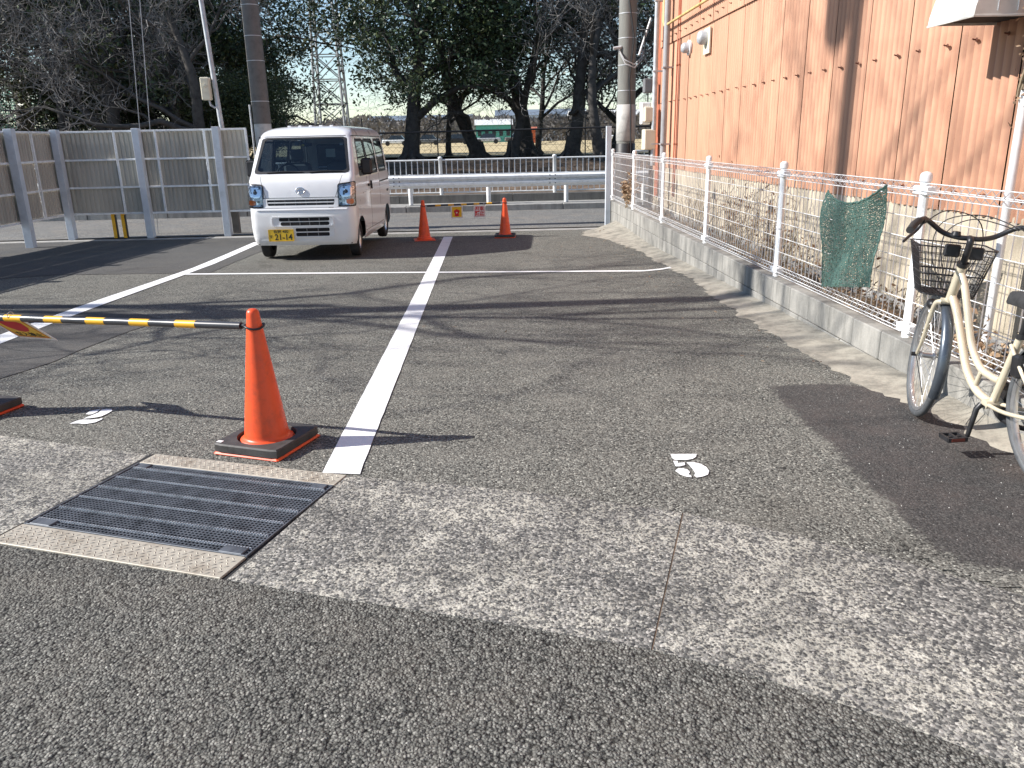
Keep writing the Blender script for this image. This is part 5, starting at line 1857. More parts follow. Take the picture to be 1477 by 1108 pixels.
# pit floor below the bars
MB().box(GW / 2, (y_lo + y_hi) / 2, -0.012 + .0, GW - .02, y_hi - y_lo - .02, 0.002).obj('pit_floor', 'dark', gt)

# ================================================================== green net on the mesh fence
def netcloth():
    NY_, NZ = 46, 74
    w_, h_ = 0.90, 0.72
    rr = random.Random(17)
    P = {}
    for j in range(NZ + 1):
        for i in range(NY_ + 1):
            u, v = i / NY_, j / NZ
            sag = 0.16 * (1 - (2 * u - 0.95) ** 2) * (1 - v) ** 1.6 if 0 else 0.10 * (4 * u * (1 - u)) * (1 - v) ** 2
            lower = 0.04 * sin(u * 5 + .5) * v
            y = -w_ * u * (1 - 0.05 * sin(v * 3)) + 0.02 * sin(v * 9) * (1 - u) + rr.uniform(-.004, .004)
            z = -h_ * v - sag + lower * 0 + rr.uniform(-.004, .004) + (0.09 + 0.07 * v) * u
            x = -0.02 - 0.022 * sin(u * 9 + v * 4) * (0.3 + v) - 0.02 * sin(v * 6 + u * 3) - (0.02 if u > .6 else 0) * v + rr.uniform(-.003, .003)
            P[i, j] = Vector((x, y, z))
    m_ = MB()
    r = random.Random(18)
    for j in range(NZ + 1):
        for i in range(NY_ + 1):
            if i < NY_ and (r.random() < .96):
                m_.tube([P[i, j], P[i + 1, j]], 0.0031 if j % 9 else 0.0045, 3, cap=False)
            if j < NZ and (r.random() < .96):
                m_.tube([P[i, j], P[i, j + 1]], 0.0031 if i % 9 else 0.0042, 3, cap=False)
            if i < NY_ and j < NZ and r.random() < .5:
                m_.tube([P[i, j], P[i + 1, j + 1]], 0.0024, 3, cap=False)
    hem = MB()
    hem.tube([P[i, 0] for i in range(NY_ + 1)], 0.007, 6)
    hem.tube([P[0, j] for j in range(NZ + 1)], 0.005, 5)
    hem.tube([P[NY_, j] for j in range(NZ + 1)], 0.005, 5)
    return m_, hem


nt = thing('green_net', 'green garden net hung sagging over the white mesh fence', 'net', (2.575, 6.02, 1.03))
m_, hem = netcloth()
m_.obj('netting', 'net', nt)['kind'] = 'stuff'
hem.obj('hem', 'net', nt)

# ================================================================== dry plants behind the fence
def dry_plant(name, label, cat, x, y, z, h, w, n, leaves, seed, lean=0.0, leafmt='deadleaf', big=0.03):
    t = thing(name, label, cat, (x, y, z), 0, 'dry plants by the mesh fence')
    r = random.Random(seed)
    m_ = MB()
    lv = MB()
    for k in range(n):
        p = Vector((r.uniform(-.08, .08), r.uniform(-w / 2, w / 2), 0))
        d = Vector((r.gauss(0, .15), r.gauss(0, .3) + lean, 1)).normalized()
        L_ = h * r.uniform(.55, 1.1)
        pts = [p.copy()]
        q = p.copy()
        for s_ in range(9):
            d = (d + Vector((r.gauss(0, .10), r.gauss(0, .16), r.gauss(0, .08) - .05 * (s_ > 5)))).normalized()
            q = q + d * L_ / 9
            q.x = max(-.04, min(.35, q.x))
            pts.append(q.copy())
            if s_ > 1 and r.random() < .75:
                e = q.copy()
                dd = Vector((r.gauss(0, .4), r.gauss(0, .9), r.gauss(.5, .4))).normalized()
                tp = [e.copy()]
                for s2 in range(4):
                    dd = (dd + Vector((r.gauss(0, .2), r.gauss(0, .3), r.gauss(0, .2)))).normalized()
                    e = e + dd * L_ * .055
                    e.x = max(-.06, min(.4, e.x))
                    tp.append(e.copy())
                m_.tube(tp, [0.003, 0.0028, 0.0024, 0.002, 0.0016], 3, cap=False)
                for s2 in range(int(leaves)):
                    c = tp[-1] + Vector((r.gauss(0, .03), r.gauss(0, .05), r.gauss(0, .05)))
                    a = Vector((r.gauss(0, 1), r.gauss(0, 1), r.gauss(0, 1))).normalized() * big * r.uniform(.5, 1.2)
                    b = a.orthogonal().normalized() * a.length * .5
                    lv.add([c - a, c + b + a * .1, c + a, c - b], [(0, 1, 2, 3)])
        m_.tube(pts, [0.006 * (1 - .7 * i / 9) for i in range(10)], 4, cap=False)
    m_.obj('stems', 'drytwig', t)['kind'] = 'stuff'
    if lv.f:
        lv.obj('leaves', leafmt, t)['kind'] = 'stuff'
    return t


for k, (y, h, w, n, lvs, lab) in enumerate((
        (13.2, 0.62, 0.9, 16, 0.6, 'dry straw coloured stems behind the second fence bay from the road'),
        (11.0, 0.75, 1.3, 30, 0.8, 'thicket of dry stems behind the third fence bay from the road'),
        (9.2, 0.95, 1.1, 34, 1.0, 'tall tangle of dry stems behind the middle of the mesh fence'),
        (8.0, 0.9, 1.0, 24, 1.0, 'dry tangled creeper behind the fence left of the green net'),
        (7.0, 0.55, 0.8, 16, 1.0, 'short dry stems behind the fence directly left of the green net'),
        (5.6, 0.4, 0.9, 18, 2.0, 'low dry weeds behind the fence between the green net and the bicycle'),
        (4.2, 0.32, 0.9, 14, 2.0, 'low dry weeds behind the fence beside the bicycle'))):
    dry_plant('dry_shrub', lab, 'shrub', 2.86, y, 0.04, h, w, n, lvs, 40 + k, lean=.1 * (k % 3 - 1))
dry_plant('withered_shrub', 'withered brown leafed shrub poking over the wall near the steel post', 'shrub', 2.62, 14.9, 0.2, 0.55, 0.5, 9, 6, 77, leafmt='deadleaf', big=0.045)
# litter of dead leaves on the soil
m_ = MB()
r = random.Random(6)
for k in range(2600):
    c = Vector((r.uniform(2.73, 3.38), r.uniform(2.5, 16.5), 0.055 + r.random() * .03))
    a = Vector((r.gauss(0, 1), r.gauss(0, 1), r.gauss(0, .4))).normalized() * r.uniform(.012, .035)
    b = a.cross(Vector((0, 0, 1))).normalized() * a.length * .5
    m_.add([c - a, c + b, c + a, c - b], [(0, 1, 2, 3)])
o = m_.obj('fallen_leaves', 'deadleaf')
tag(o, 'scattered dead leaves on the soil behind the mesh fence', 'leaves', kind='stuff')
# grit and small leaves lying on the asphalt
m_ = MB()
r = random.Random(61)
for k in range(420):
    y = 2.0 + 12 * r.random() ** 1.6
    x = r.choice((r.uniform(1.6, 2.5), r.uniform(-8.5, 2.4), r.uniform(1.9, 2.5)))
    s_ = r.uniform(.0015, .0038)
    c = Vector((x, y, zg(y) + 0.012 + s_ * .3))
    vs = [c + Vector((s_ * cos(q) * r.uniform(.7, 1.1), s_ * sin(q) * r.uniform(.7, 1.1), -s_ * .5)) for q in (0, 1.5, 3.1, 4.6)] + [c + Vector((0, 0, s_ * .5))]
    m_.add(vs, [(0, 1, 4), (1, 2, 4), (2, 3, 4), (3, 0, 4)])
o = m_.obj('grit', 'palewrap')
tag(o, 'pale grit scattered on the asphalt', 'grit', kind='stuff')
m_ = MB()
for k in range(110):
    y = 5 + 10.5 * r.random()
    x = 2.2 - abs(r.gauss(0, .35)) + (r.random() < .15) * -2
    c = Vector((min(2.45, x), y, zg(y) + 0.03 + 0.05 * max(0, min(1, (y - 12.5) / 3))))
    a = Vector((r.gauss(0, 1), r.gauss(0, 1), r.gauss(0, .3))).normalized() * r.uniform(.01, .024)
    b = a.cross(Vector((0, 0, 1))).normalized() * a.length * .5
    m_.add([c - a, c + b, c + a, c - b], [(0, 1, 2, 3)])
o = m_.obj('fallen_leaves', 'deadleaf')
tag(o, 'few dead leaves lying on the asphalt near the wall', 'leaves', kind='stuff')

# ================================================================== white kei van
VAN_Y0 = 11.80
van = thing('van', 'white boxy minivan with a yellow number plate parked facing the camera', 'van', (-2.655, VAN_Y0, -0.20), radians(-2.4))
VL = 3.39


def interp(tab, z):
    if z <= tab[0][0]:
        return tab[0][1]
    for i in range(1, len(tab)):
        if z <= tab[i][0]:
            t = (z - tab[i - 1][0]) / (tab[i][0] - tab[i - 1][0])
            return tab[i - 1][1] + (tab[i][1] - tab[i - 1][1]) * t
    return tab[-1][1]


FRT = [(0.22, 0.075), (0.26, 0.045), (0.33, 0.02), (0.50, 0.0), (0.68, 0.004), (0.735, 0.014), (0.765, 0.035), (0.80, 0.044), (0.92, 0.055), (1.05, 0.085), (1.14, 0.125), (1.195, 0.18), (1.235, 0.225), (1.70, 0.56), (1.735, 0.585), (1.76, 0.60), (1.81, 0.66), (1.86, 0.78), (1.885, 0.95), (1.893, 1.3)]
HW = [(0.22, 0.70), (0.30, 0.725), (0.45, 0.7375), (0.95, 0.7375), (1.10, 0.732), (1.22, 0.722), (1.45, 0.695), (1.70, 0.655), (1.745, 0.648), (1.80, 0.632), (1.85, 0.59), (1.88, 0.50), (1.893, 0.40)]
RAD = [(0.22, 0.12), (0.5, 0.14), (0.74, 0.14), (0.80, 0.10), (1.2, 0.075), (1.7, 0.06), (1.8, 0.14), (1.87, 0.25), (1.893, 0.3)]
BCK = [(0.22, 3.36), (0.4, 3.385), (1.0, 3.38), (1.7, 3.28), (1.8, 3.20), (1.87, 3.05), (1.893, 2.8)]
CRV = 0.035


def vsurf(u, z, off=0.0):
    """point on the van skin: u runs from the centre of the front round the corner and back along the side"""
    w, r, f0, bk = interp(HW, z), interp(RAD, z), interp(FRT, z), interp(BCK, z)
    s = 1 if u >= 0 else -1
    a = abs(u)
    wf = w - r
    cv = CRV
    if a <= wf:
        x, y = a, f0 + cv * (a / w) ** 2
        nx, ny = 2 * cv * a / w / w, -1
    elif a <= wf + r * pi / 2:
        th = (a - wf) / r
        yb = f0 + cv * (wf / w) ** 2
        x, y = wf + r * sin(th), yb + r * (1 - cos(th)) * 1.0
        nx, ny = sin(th), -cos(th)
    else:
        yb = f0 + cv * (wf / w) ** 2 + r
        y = yb + (a - wf - r * pi / 2)
        x = w
        nx, ny = 1, 0
    l = sqrt(nx * nx + ny * ny)
    return Vector((s * (x + off * nx / l), y + off * ny / l, z))


def usd(y, z):
    """u for a point on the side at distance y from the nose"""
    w, r, f0 = interp(HW, z), interp(RAD, z), interp(FRT, z)
    wf = w - r
    return wf + r * pi / 2 + (y - (f0 + CRV * (wf / w) ** 2 + r))


HW = [(a, b * 1.05) for a, b in HW]
# --- shell
zs = [0.22, 0.26, 0.30, 0.34, 0.38, 0.42, 0.46, 0.50, 0.54, 0.58, 0.62, 0.66, 0.70, 0.735, 0.765, 0.80, 0.86, 0.92, 0.98, 1.05, 1.10, 1.14, 1.17, 1.195, 1.235, 1.30, 1.37, 1.44, 1.51, 1.58, 1.64, 1.70, 1.72, 1.735, 1.76, 1.785, 1.81, 1.835, 1.86, 1.875, 1.885, 1.893]
AX = [0.50, 2.93]
AR, AZ = 0.318, 0.275
ys_side = sorted(set([0.30 + 0.03 * i for i in range(0, 102)]))
ring_n = None
V_, ringlen = [], 0
meta = []
for z in zs:
    w, r, f0, bk = interp(HW, z), interp(RAD, z), interp(FRT, z), interp(BCK, z)
    wf = w - r
    half = []
    for k in range(9):
        half.append(('f', vsurf(wf * k / 8, z)))
    for k in range(1, 7):
        half.append(('c', vsurf(wf + r * pi / 2 * k / 6, z)))
    ysd = f0 + CRV * (wf / w) ** 2 + r
    yend = bk - 0.09
    for k in range(1, 101):
        # common stations so that columns stay vertical
        y_t = 0.32 + (3.26 - 0.32) * (k - 1) / 99
        y = max(ysd + 0.002 * k, min(yend - 0.0015 * (100 - k), y_t))
        half.append(('s', Vector((w, y, z))))
    for k in range(1, 6):
        th = pi / 2 * k / 5
        half.append(('b', Vector((w - 0.09 + 0.09 * cos(th), yend + 0.09 * sin(th), z))))
    half.append(('b', Vector((0, bk, z))))
    full = [p for _, p in half]
    kinds = [q for q, _ in half]
    left = [Vector((-p.x, p.y, p.z)) for p in full[1:-1]][::-1]
    ring = full + left
    kk = kinds + kinds[1:-1][::-1]
    ringlen = len(ring)
    V_.append(ring)
    meta.append(kk)
# wheel arches: pull skin vertices out to the arch circle
inside = {}
for j, ring in enumerate(V_):
    for i, p in enumerate(ring):
        if meta[j][i] in ('s', 'c', 'b') and abs(p.x) > 0.5:
            for ay in AX:
                d = sqrt((p.y - ay) ** 2 + (p.z - AZ) ** 2)
                if d < AR:
                    inside[(j, i)] = (ay, d)
WIN_SIDE = [(0.62, 1.36), (1.44, 2.22), (2.34, 3.08)]
WZ0, WZ1 = 1.17, 1.675
fs = []
dele = set()
for j in range(len(zs) - 1):
    for i in range(ringlen):
        i2 = (i + 1) % ringlen
        q = [(j, i), (j, i2), (j + 1, i2), (j + 1, i)]
        if all(a in inside for a in q):
            continue
        c = sum((V_[a][b] for a, b in q), Vector()) / 4
        kd = meta[j][i], meta[j][i2]
        if kd == ('f', 'f') and c.y < 1.2 and 1.235 <= zs[j] < 1.72:
            continue
        if abs(c.x) > .5 and kd[0] == 's' and kd[1] == 's' and 1.17 <= zs[j] < 1.69:
            ok = False
            for a, b in WIN_SIDE:
                lo = a + (c.z - WZ0) * 0.30 if a < 0.7 else a
                if lo + 0.03 < c.y < b - 0.02:
                    ok = True
            if ok:
                continue
        fs.append(tuple(a * ringlen + b for a, b in q))
for (j, i), (ay, d) in inside.items():
    p = V_[j][i]
    if d < 1e-4:
        continue
    k_ = AR / d
    p.y = ay + (p.y - ay) * k_
    p.z = AZ + (p.z - AZ) * k_
vs = [p for ring in V_ for p in ring]
top = len(zs) - 1
fs.append(tuple(top * ringlen + i for i in range(ringlen)))
body = MB()
body.add(vs, fs, True)
bo = body.obj('body', 'vanpaint', van, angle=38)
uf = MB().box(0, 1.7, 0.24, 1.38, 3.2, 0.02)
uf.obj('underbody', 'dark', van)


def rrect(c, ru, rv, k=6):
    """rounded quad outline; c = four (u,z) corners ll, lr, ur, ul, ru/rv corner radii as fractions"""
    P = []
    for (cx_, cy_, a0) in ((1 - ru, rv, -90), (1 - ru, 1 - rv, 0), (ru, 1 - rv, 90), (ru, rv, 180)):
        for q in range(k + 1):
            a = radians(a0 + 90 * q / k)
            P.append((cx_ + ru * cos(a), cy_ + rv * sin(a)))
    out = []
    for s, t in P:
        b = lerp2(c[0], c[1], s)
        u_ = lerp2(c[3], c[2], s)
        out.append(lerp2(b, u_, t))
    return out


def subdiv(P, m=3):
    out = []
    for i in range(len(P)):
        a, b = P[i], P[(i + 1) % len(P)]
        k = max(1, int(math.dist(a, b) / 0.05))
        for q in range(k):
            out.append(lerp2(a, b, q / k))
    return out


def vring(name, c_out, c_in, ro, ri, mat, parent, off=0.004, depth=0.012, side=False):
    A, B = rrect(c_out, *ro), rrect(c_in, *ri)
    A2_, B2_ = [], []
    n = len(A)
    for i in range(n):
        k = max(1, int(math.dist(A[i], A[(i + 1) % n]) / 0.06))
        for q in range(k):
            A2_.append(lerp2(A[i], A[(i + 1) % n], q / k))
            B2_.append(lerp2(B[i], B[(i + 1) % n], q / k))
    f_ = (lambda u, z, o: vside(u, z, o)) if side else vsurf
    m = len(A2_)
    vs = [f_(*p, off) for p in A2_] + [f_(*p, off) for p in B2_] + [f_(*p, off - depth) for p in A2_] + [f_(*p, off - depth) for p in B2_]
    fs = []
    for i in range(m):
        j = (i + 1) % m
        fs += [(i, j, m + j, m + i), (2 * m + i, 2 * m + j, j, i), (m + i, m + j, 3 * m + j, 3 * m + i)]
    return MB().add(vs, fs).obj(name, mat, parent, angle=40)


SIDE = [1]


def vside(y, z, off=0.0):
    w = interp(HW, z) + off
    return Vector((SIDE[0] * w, y, z))


def vpatch(name, c, rad, mat, parent, off=0.004, depth=0.012, side=False, nu=10, nz=8):
    """rounded patch lying on the skin with a skirt; built as strips so it follows the curve"""
    f_ = vside if side else vsurf
    rows = []
    ru, rv = rad
    for j in range(nz + 1):
        t = j / nz
        # refine near the ends for roundness
        t = 0.5 - 0.5 * cos(pi * t) if rv > 0.02 else t
        ins = 0
        e = min(t, 1 - t)
        if rv > 0 and e < rv:
            q = 1 - e / rv
            ins = ru * (1 - sqrt(max(0, 1 - q * q)))
        a, b = lerp2(c[0], c[3], t), lerp2(c[1], c[2], t)
        row = []
        for i in range(nu + 1):
            s = ins + (1 - 2 * ins) * i / nu
            row.append(lerp2(a, b, s))
        rows.append(row)
    vs = [f_(*p, off) for r_ in rows for p in r_]
    fs = [(j * (nu + 1) + i, j * (nu + 1) + i + 1, (j + 1) * (nu + 1) + i + 1, (j + 1) * (nu + 1) + i) for j in range(nz) for i in range(nu)]
    edge = [(0, i) for i in range(nu + 1)] + [(j, nu) for j in range(1, nz + 1)] + [(nz, i) for i in range(nu - 1, -1, -1)] + [(j, 0) for j in range(nz - 1, 0, -1)]
    o_ = len(vs)
    vs += [f_(*rows[j][i], off - depth) for j, i in edge]
    m = len(edge)
    for k in range(m):
        j, i = edge[k]
        j2, i2 = edge[(k + 1) % m]
        fs.append((j * (nu + 1) + i, o_ + k, o_ + (k + 1) % m, j2 * (nu + 1) + i2))
    return MB().add(vs, fs, False).obj(name, mat, parent, angle=35)


def uw(z, k=1.0):
    return (interp(HW, z) - interp(RAD, z)) * k


# windscreen: glass, black border
ws_o = [(-uw(1.228) - .015, 1.228), (uw(1.228) + .015, 1.228), (uw(1.73) + .015, 1.732), (-uw(1.73) - .015, 1.732)]
ws_i = [(-uw(1.228) + .025, 1.262), (uw(1.228) - .025, 1.262), (uw(1.73) - .02, 1.712), (-uw(1.73) + .02, 1.712)]
vring('windscreen_border', ws_o, ws_i, (0.05, 0.09), (0.05, 0.10), 'blackplastic', van, 0.003, 0.02)
vpatch('windscreen', ws_o, (0.05, 0.09), 'glass', van, -0.002, 0.001, nu=16, nz=12)
# side windows
for sgn in (1, -1):
    SIDE[0] = sgn
    for k, (a, b) in enumerate(WIN_SIDE):
        lo = 0.16 if k == 0 else 0.0
        co = [(a - 0.005, WZ0 - .012), (b, WZ0 - .012), (b, WZ1 + .012), (a - 0.005 + lo, WZ1 + .012)]
        ci = [(a + 0.035, WZ0 + .018), (b - 0.03, WZ0 + .018), (b - 0.03, WZ1 - .018), (a + 0.03 + lo, WZ1 - .018)]
        vring('window_frame', co, ci, (0.07, 0.1), (0.07, 0.1), 'blackplastic', van, 0.003, 0.02, side=True)
        vpatch('window_pane', co, (0.07, 0.1), 'sideglass', van, -0.003, 0.001, side=True)
    # pillar covers between the panes
    for (a, b) in ((1.362, 1.438),):
        vpatch('pillar_cover', [(a, WZ0 - .01), (b, WZ0 - .01), (b, WZ1 + .01), (a, WZ1 + .01)], (0, 0), 'blackplastic', van, 0.002, 0.01, side=True, nu=2, nz=6)
    # shut lines
    for (y_, z0_, z1_) in ((1.40, 0.34, 1.15), (2.28, 0.62, 1.15), (0.86, 0.34, 0.42)):
        vpatch('shut_line', [(y_ - .004, z0_), (y_ + .004, z0_), (y_ + .004, z1_), (y_ - .004, z1_)], (0, 0), 'blackplastic', van, 0.0015, 0.004, side=True, nu=1, nz=10)
    vpatch('shut_line', [(0.90, 0.335), (2.56, 0.335), (2.56, 0.342), (0.90, 0.342)], (0, 0), 'blackplastic', van, 0.0015, 0.004, side=True, nu=14, nz=1)
    vpatch('slide_rail', [(2.30, 0.995), (3.24, 0.995), (3.24, 1.02), (2.30, 1.02)], (0.01, 0.4), 'blackplastic', van, 0.002, 0.006, side=True, nu=14, nz=3)
    vpatch('door_handle', [(1.20, 0.985), (1.33, 0.985), (1.33, 1.02), (1.20, 1.02)], (0.12, 0.45), 'blackplastic', van, 0.022, 0.03, side=True, nu=8, nz=6)
    vpatch('door_handle', [(1.45, 0.93), (1.49, 0.93), (1.49, 1.06), (1.45, 1.06)], (0.3, 0.15), 'blackplastic', van, 0.022, 0.03, side=True, nu=6, nz=8)
    vpatch('body_crease', [(0.75, 0.90), (3.1, 0.90), (3.1, 0.915), (0.75, 0.92)], (0.02, 0.4), 'vanpaint', van, 0.006, 0.01, side=True, nu=16, nz=3)
    vpatch('sill', [(0.86, 0.23), (2.58, 0.23), (2.58, 0.30), (0.86, 0.30)], (0.02, 0.3), 'vanpaint', van, 0.008, 0.02, side=True, nu=16, nz=4)
    # drip rail under the roof
    vpatch('drip_rail', [(0.62, 1.735), (3.1, 1.725), (3.1, 1.737), (0.62, 1.747)], (0, 0), 'blackplastic', van, 0.003, 0.008, side=True, nu=18, nz=2)
    # mirrors
    mr_ = MB().bbox(-0.085, 0.085, -0.035, 0.045, -0.12, 0.12, 0.03).obj('door_mirror', 'blackplastic', van, loc=(sgn * 0.865, 0.70, 1.30))
    MB().bbox(-0.07, 0.07, 0.0455, 0.048, -0.10, 0.10, 0.004).obj('mirror_glass', 'chrome', mr_)
    MB().tube([(-sgn * 0.05, 0, -0.02), (-sgn * 0.16, 0.0, -0.03)], 0.03, 8).obj('mirror_arm', 'blackplastic', mr_)
vpatch('fuel_flap', [(2.86, 0.78), (3.06, 0.78), (3.06, 0.92), (2.86, 0.92)], (.1, .1), 'vanpaint', van, 0.003, 0.004, side=True)
SIDE[0] = 1
vpatch('rear_side_badge', [(2.98, 0.80), (3.16, 0.80), (3.16, 0.84), (2.98, 0.84)], (.05, .1), 'blackplastic', van, 0.004, 0.006, side=True)
# roof front lip gap
vpatch('roof_gap', [(-0.60, 1.742), (0.60, 1.742), (0.60, 1.750), (-0.60, 1.750)], (0, 0), 'blackplastic', van, 0.002, 0.006, nu=14, nz=1)
for k in range(5):
    x = -0.32 + k * 0.16
    MB().bbox(x - 0.03, x + 0.03, 1.0, 3.0, 1.885, 1.903, 0.008).obj('roof_rib', 'vanpaint', van)
# hood shut line, bumper seam
vpatch('hood_gap', [(-0.56, 0.895), (0.56, 0.895), (0.56, 0.902), (-0.56, 0.902)], (0, 0), 'blackplastic', van, 0.002, 0.006, nu=14, nz=1)
for s in (1, -1):
    c_ = [(s * 0.50, 0.905), (s * 0.508, 0.905), (s * 0.60, 1.20), (s * 0.592, 1.20)]
    if s < 0:
        c_ = [c_[1], c_[0], c_[3], c_[2]]
    vpatch('hood_gap', c_, (0, 0), 'conc', van, 0.001, 0.004, nu=1, nz=10)
# upper grille: white surround with two dark slots and a fin
vpatch('grille_recess', [(-0.50, 0.79), (0.50, 0.79), (0.50, 0.885), (-0.50, 0.885)], (0.02, 0.2), 'blackplastic', van, 0.002, 0.01, nu=14, nz=6)
vring('grille_surround', [(-0.54, 0.762), (0.54, 0.762), (0.545, 0.892), (-0.545, 0.892)], [(-0.475, 0.792), (0.475, 0.792), (0.49, 0.872), (-0.49, 0.872)], (0.02, 0.15), (0.015, 0.15), 'vanpaint', van, 0.016, 0.02)
vpatch('grille_fin', [(-0.475, 0.826), (0.475, 0.826), (0.475, 0.841), (-0.475, 0.841)], (0, 0.3), 'vanpaint', van, 0.015, 0.012, nu=14, nz=3)
for k in range(6):
    x = -0.38 + k * 0.152
    vpatch('grille_bar', [(x - .004, 0.795), (x + .004, 0.795), (x + .004, 0.87), (x - .004, 0.87)], (0, 0), 'greybox', van, 0.008, 0.006, nu=1, nz=3)
vpatch('grille_vent', [(0.40, 0.735), (0.47, 0.735), (0.47, 0.765), (0.40, 0.765)], (0.1, 0.2), 'blackplastic', van, 0.004, 0.01)
# lower bumper openings
for (x0, x1, z0, z1) in ((-0.33, 0.40, 0.572, 0.622), (-0.31, 0.395, 0.510, 0.560), (-0.10, 0.39, 0.422, 0.473), (-0.10, 0.385, 0.355, 0.407)):
    g_ = vpatch('bumper_slot', [(x0, z0), (x1, z0), (x1, z1), (x0, z1)], (0.03, 0.25), 'dark', van, 0.003, 0.01, nu=12, nz=4)
    n_ = max(2, int((x1 - x0) / 0.13))
    for k in range(1, n_):
        x = x0 + (x1 - x0) * k / n_
        vpatch('slot_rib', [(x - .005, z0), (x + .005, z0), (x + .005, z1), (x - .005, z1)], (0, 0), 'greybox', g_, 0.006, 0.006, nu=1, nz=2)
for (x0, x1, z0, z1) in ((-0.44, 0.46, 0.495, 0.64), (-0.16, 0.46, 0.338, 0.485)):
    vring('bumper_moulding', [(x0, z0), (x1, z0), (x1, z1), (x0, z1)], [(x0 + .014, z0 + .012), (x1 - .014, z0 + .012), (x1 - .014, z1 - .012), (x0 + .014, z1 - .012)], (0.05, 0.2), (0.04, 0.18), 'vanpaint', van, 0.012, 0.016)
vpatch('bumper_step', [(-0.66, 0.728), (0.66, 0.728), (0.67, 0.752), (-0.67, 0.752)], (0.01, 0.4), 'vanpaint', van, 0.012, 0.02, nu=24, nz=4)
vpatch('bumper_lip', [(-0.60, 0.255), (0.60, 0.255), (0.62, 0.30), (-0.62, 0.30)], (0.01, 0.3), 'vanpaint', van, 0.010, 0.02, nu=20, nz=4)
# headlights
for s in (1, -1):
    def q(pts):
        pts = [(s * a, b) for a, b in pts]
        return pts if s > 0 else [pts[1], pts[0], pts[3], pts[2]]
    hl = vpatch('headlight', q([(0.545, 0.775), (0.80, 0.775), (0.80, 1.105), (0.545, 1.075)]), (0.10, 0.10), 'chrome_dim', van, 0.006, 0.02, nu=10, nz=10)
    vring('headlight_rim', q([(0.535, 0.765), (0.81, 0.765), (0.81, 1.115), (0.535, 1.085)]), q([(0.550, 0.782), (0.792, 0.782), (0.792, 1.098), (0.552, 1.068)]), (0.10, 0.10), (0.09, 0.09), 'blackplastic', hl, 0.012, 0.02)
    vpatch('reflector_bowl', q([(0.57, 0.90), (0.74, 0.90), (0.74, 1.055), (0.57, 1.045)]), (0.35, 0.35), 'chrome', hl, 0.012, 0.008, nu=10, nz=10)
    c0 = vsurf(s * 0.655, 0.975, 0.014)
    MB().lathe([(0.0, -0.012), (0.022, -0.010), (0.03, 0.0)], 14, c0, axis='y').obj('bulb_cap', 'winglass', hl)
    # facets
    rf_ = random.Random(3 + s)
    for k in range(26):
        u_, z_ = rf_.uniform(0.565, 0.77), rf_.uniform(0.79, 1.07)
        w2, h2 = rf_.uniform(.008, .02), rf_.uniform(.006, .022)
        vpatch('facet', q([(u_ - w2, z_ - h2), (u_ + w2, z_ - h2), (u_ + w2, z_ + h2), (u_ - w2, z_ + h2)]), (0, 0), ('chrome', 'winglass', 'facetblue')[k % 3], hl, 0.010 + rf_.uniform(0, .004), 0.004, nu=1, nz=1)
    vpatch('turn_signal', q([(0.655, 0.80), (0.755, 0.80), (0.755, 0.872), (0.655, 0.872)]), (0.3, 0.3), 'amber', hl, 0.018, 0.01, nu=6, nz=6)
    vpatch('lens', q([(0.548, 0.780), (0.795, 0.780), (0.795, 1.100), (0.550, 1.070)]), (0.09, 0.09), 'lens', hl, 0.026, 0.002, nu=10, nz=10)
# emblem: plain chromed oval ring with a small inner wing shape
em = MB()
ez = 0.995
pts = []
for k in range(28):
    a = 2 * pi * k / 28
    pts.append(vsurf(0.0 + 0.062 * cos(a), ez + 0.044 * sin(a), 0.01))
emo = em.tube(pts, 0.0075, 8, closed=True).obj('emblem', 'chrome', van)
MB().tube([vsurf(x, z, 0.01) for x, z in ((-0.05, ez + .012), (-0.02, ez - .004), (0.0, ez + .018), (0.02, ez - .004), (0.05, ez + .012))], 0.0055, 6).obj('wing', 'chrome', emo)
MB().tube([vsurf(x, z, 0.01) for x, z in ((-0.03, ez - .03), (0.0, ez + .01), (0.03, ez - .03))], 0.005, 6).obj('wing', 'chrome', emo)
# number plate
NPX, NPZ = -0.315, 0.375
pl = MB().bbox(-0.165, 0.165, -0.006, 0.004, -0.0825, 0.0825, 0.002).obj('number_plate', 'plate', van, loc=(NPX, interp(FRT, NPZ) - 0.022, NPZ))
pl.scale = (1.12, 1, 1.02)
for (x0, x1, z0, z1) in ((-.165, .165, .0765, .0825), (-.165, .165, -.0825, -.0765), (-.165, -.159, -.076, .076), (.159, .165, -.076, .076)):
    MB().box((x0 + x1) / 2, -0.0065, (z0 + z1) / 2, x1 - x0, 0.003, z1 - z0).obj('plate_rim', 'signyellow', pl)
text_mesh('lettering', '21-14', 0.118, 'ink', pl, Matrix.Translation((0.030, -0.0068, -0.028)) @ UP @ Matrix.Diagonal((0.84, 1, 1, 1)), 0.0022)
text_mesh('lettering', '長野 480', 0.052, 'ink', pl, Matrix.Translation((0.0, -0.0068, 0.052)) @ UP, 0.0006)
text_mesh('lettering', 'す', 0.05, 'ink', pl, Matrix.Translation((-0.132, -0.0068, -0.02)) @ UP, 0.0006)
# wipers
for (xa, xb) in ((-0.50, 0.02), (0.12, 0.60)):
    MB().tube([vsurf(xa, 1.245, 0.016), vsurf((xa + xb) / 2, 1.262, 0.02), vsurf(xb, 1.25, 0.016)], 0.008, 6).obj('wiper', 'blackplastic', van)
